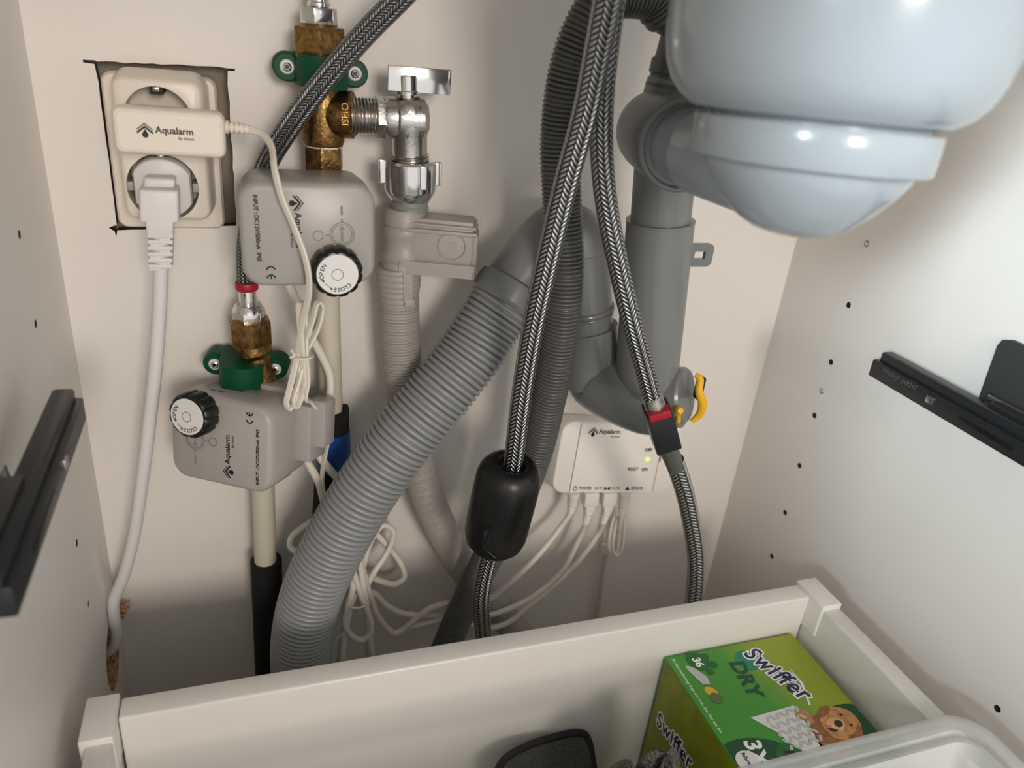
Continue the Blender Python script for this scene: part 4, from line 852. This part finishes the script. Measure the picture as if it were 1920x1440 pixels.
# left side of the carton
lf = Matrix(((0, 0, -1, -.0001), (-1, 0, 0, 0), (0, 1, 0, 0), (0, 0, 0, 1)))   # x -> front, y -> up, normal -x
def lay2(k): return Matrix.Translation((-.00012*k, 0, 0)) @ lf
part('printed_side', poly([(.0012, .0012), (bl_-.0012, .0012), (bl_-.0012, bh_-.0012), (.0012, bh_-.0012)], lay2(0), .0001), M['side'], sw, local=True, smooth=0)
def T3(u, v): p = PX(u, v, bxo.x); return (-(p[1]-bxo.y), p[2]-bxo.z)
s0_, s1_ = T3(1232, 1345), T3(1296, 1432); sl = math.hypot(s1_[0]-s0_[0], s1_[1]-s0_[1]); sa = math.atan2(s1_[1]-s0_[1], s1_[0]-s0_[0])
sm2 = Matrix.Translation(((s0_[0]+s1_[0])/2, (s0_[1]+s1_[1])/2, 0)) @ Matrix.Rotation(sa, 4, 'Z') @ Matrix.Diagonal((1.05, 1.3, 1, 1))
#print('SIDE', s0_, s1_, sl, math.degrees(sa), 'TOP', sA, sB, slen, math.degrees(ang))
part('printed_side_outline', text('Swiffer', sl*.295, lay2(1) @ sm2, .085, shear=.15, space=1.14), M['inkw'], sw, local=True, smooth=0)
part('printed_side_word', text('Swiffer', sl*.295, lay2(2) @ sm2, .018, shear=.15, space=1.14), M['navy'], sw, local=True, smooth=0)

# ================================================================== CLOTHS
def heap(cx, cy, rx, ry, zbase, ztop, seed, n=40, m=48, amp=.10, fr_=5):
    """crumpled lump of cloth as a closed surface"""
    rg = np.random.default_rng(seed); ph_ = rg.uniform(0, 6.28, 8); vs, fs = [], []
    for i in range(n+1):
        t_ = i/n; el_ = t_*math.pi/2
        for k in range(m):
            a = 2*math.pi*k/m; wob = 1+amp*(math.sin(3*a+ph_[0]+3*t_)+.6*math.sin(fr_*a+ph_[1]-5*t_)+.4*math.sin(9*a+ph_[2]+8*t_))
            r = math.cos(el_)**.6*wob
            vs.append((cx+rx*r*math.cos(a), cy+ry*r*math.sin(a), zbase+(ztop-zbase)*(math.sin(el_)**.8)*(1+.10*math.sin(2*a+ph_[3])*math.cos(el_)+.06*math.sin(5*a+ph_[4]))))
    for i in range(n):
        for k in range(m): fs.append((i*m+k, i*m+(k+1) % m, (i+1)*m+(k+1) % m, (i+1)*m+k))
    fs.append(tuple(range(m))); return join(bmesh.new(), (vs, fs))
# dark mesh pouch: a bent panel with bound edges
mo = thing('mesh_cloth', 'dark grey mesh cloth with a black bound edge in the drawer', 'cloth', (.27, -.23, .064))
edge = [P(u, v, d-.049) for u, v, d in [(925, 1462, .262), (945, 1425, .252), (990, 1398, .244), (1040, 1382, .238), (1078, 1374, .236), (1096, 1376, .237), (1105, 1392, .241), (1110, 1420, .247), (1118, 1470, .258)]]
ec, _ = spline(edge, .004); vs, fs = [], []; m_ = 14
bot = np.array([P(1020, 1500, .275)]); n_ = len(ec)
for p in ec:
    for j in range(m_+1):
        t_ = j/m_; b_ = np.array([p[0]*.75+bot[0][0]*.25, p[1]-.050, .066]); q_ = p*(1-t_)+b_*t_; q_[1] -= .012*math.sin(math.pi*min(1, t_*1.2)); vs.append(tuple(q_))
for i in range(n_-1):
    for j in range(m_): fs.append((i*(m_+1)+j, (i+1)*(m_+1)+j, (i+1)*(m_+1)+j+1, i*(m_+1)+j+1))
g = join(bmesh.new(), (vs, fs)); bmesh.ops.recalc_face_normals(g, faces=g.faces); bmesh.ops.solidify(g, geom=list(g.faces), thickness=.0022)
part('mesh_panel', g, M['mesh'], mo, smooth=80)
part('binding', sweep(edge, .0026, 12, .003), M['binding'], mo, label='black bound edge')
pc_ = P(1190, 1425, .250)
one('microfibre_cloth', merged(heap(pc_[0]-.010, pc_[1]-.018, .036, .030, .0635, pc_[2]+.004, 3, amp=.06), heap(pc_[0]+.012, pc_[1]-.012, .020, .022, .0635, pc_[2]+.009, 5, amp=.06)), M['fuzzy'], 'crumpled fluffy grey microfibre cloth against the green carton', 'cloth', (pc_[0], pc_[1], .0635), smooth=180)

# ================================================================== CLEAR TRAY
ty1, ty0, tx0, tx1 = -.3035, -.54, .016, .5335
def rloop(x0, x1, y0, y1, r, z, n=8):
    o = []
    for cx, cy, a0 in ((x1-r, y1-r, 0), (x0+r, y1-r, 90), (x0+r, y0+r, 180), (x1-r, y0+r, 270)):
        for k in range(n+1): a = math.radians(a0+90*k/n); o.append((cx+r*math.cos(a), cy+r*math.sin(a), z))
    return o
lev = [(0, .2475), (0, .2535), (.001, .2547), (.010, .2547), (.0115, .2525), (.0130, .2520), (.0150, .2540), (.017, .2540), (.020, .242), (.024, .2285), (.030, .2265)]
vs, fs = [], []; mm = 36
for ins, z in lev: vs += rloop(tx0+ins, tx1-ins, ty0+ins, ty1-ins, max(.022-ins*.5, .006), z)
for i in range(len(lev)-1):
    for k in range(mm): fs.append((i*mm+k, i*mm+(k+1) % mm, (i+1)*mm+(k+1) % mm, (i+1)*mm+k))
fs.append(tuple((len(lev)-1)*mm+k for k in range(mm)))
g = join(bmesh.new(), (vs, fs)); bmesh.ops.recalc_face_normals(g, faces=g.faces); bmesh.ops.solidify(g, geom=list(g.faces), thickness=-.0012)
one('clear_tray', g, M['clear'], 'clear plastic tray with a rounded rim resting on the drawer sides', 'tray', (.27, -.42, .20), smooth=50)
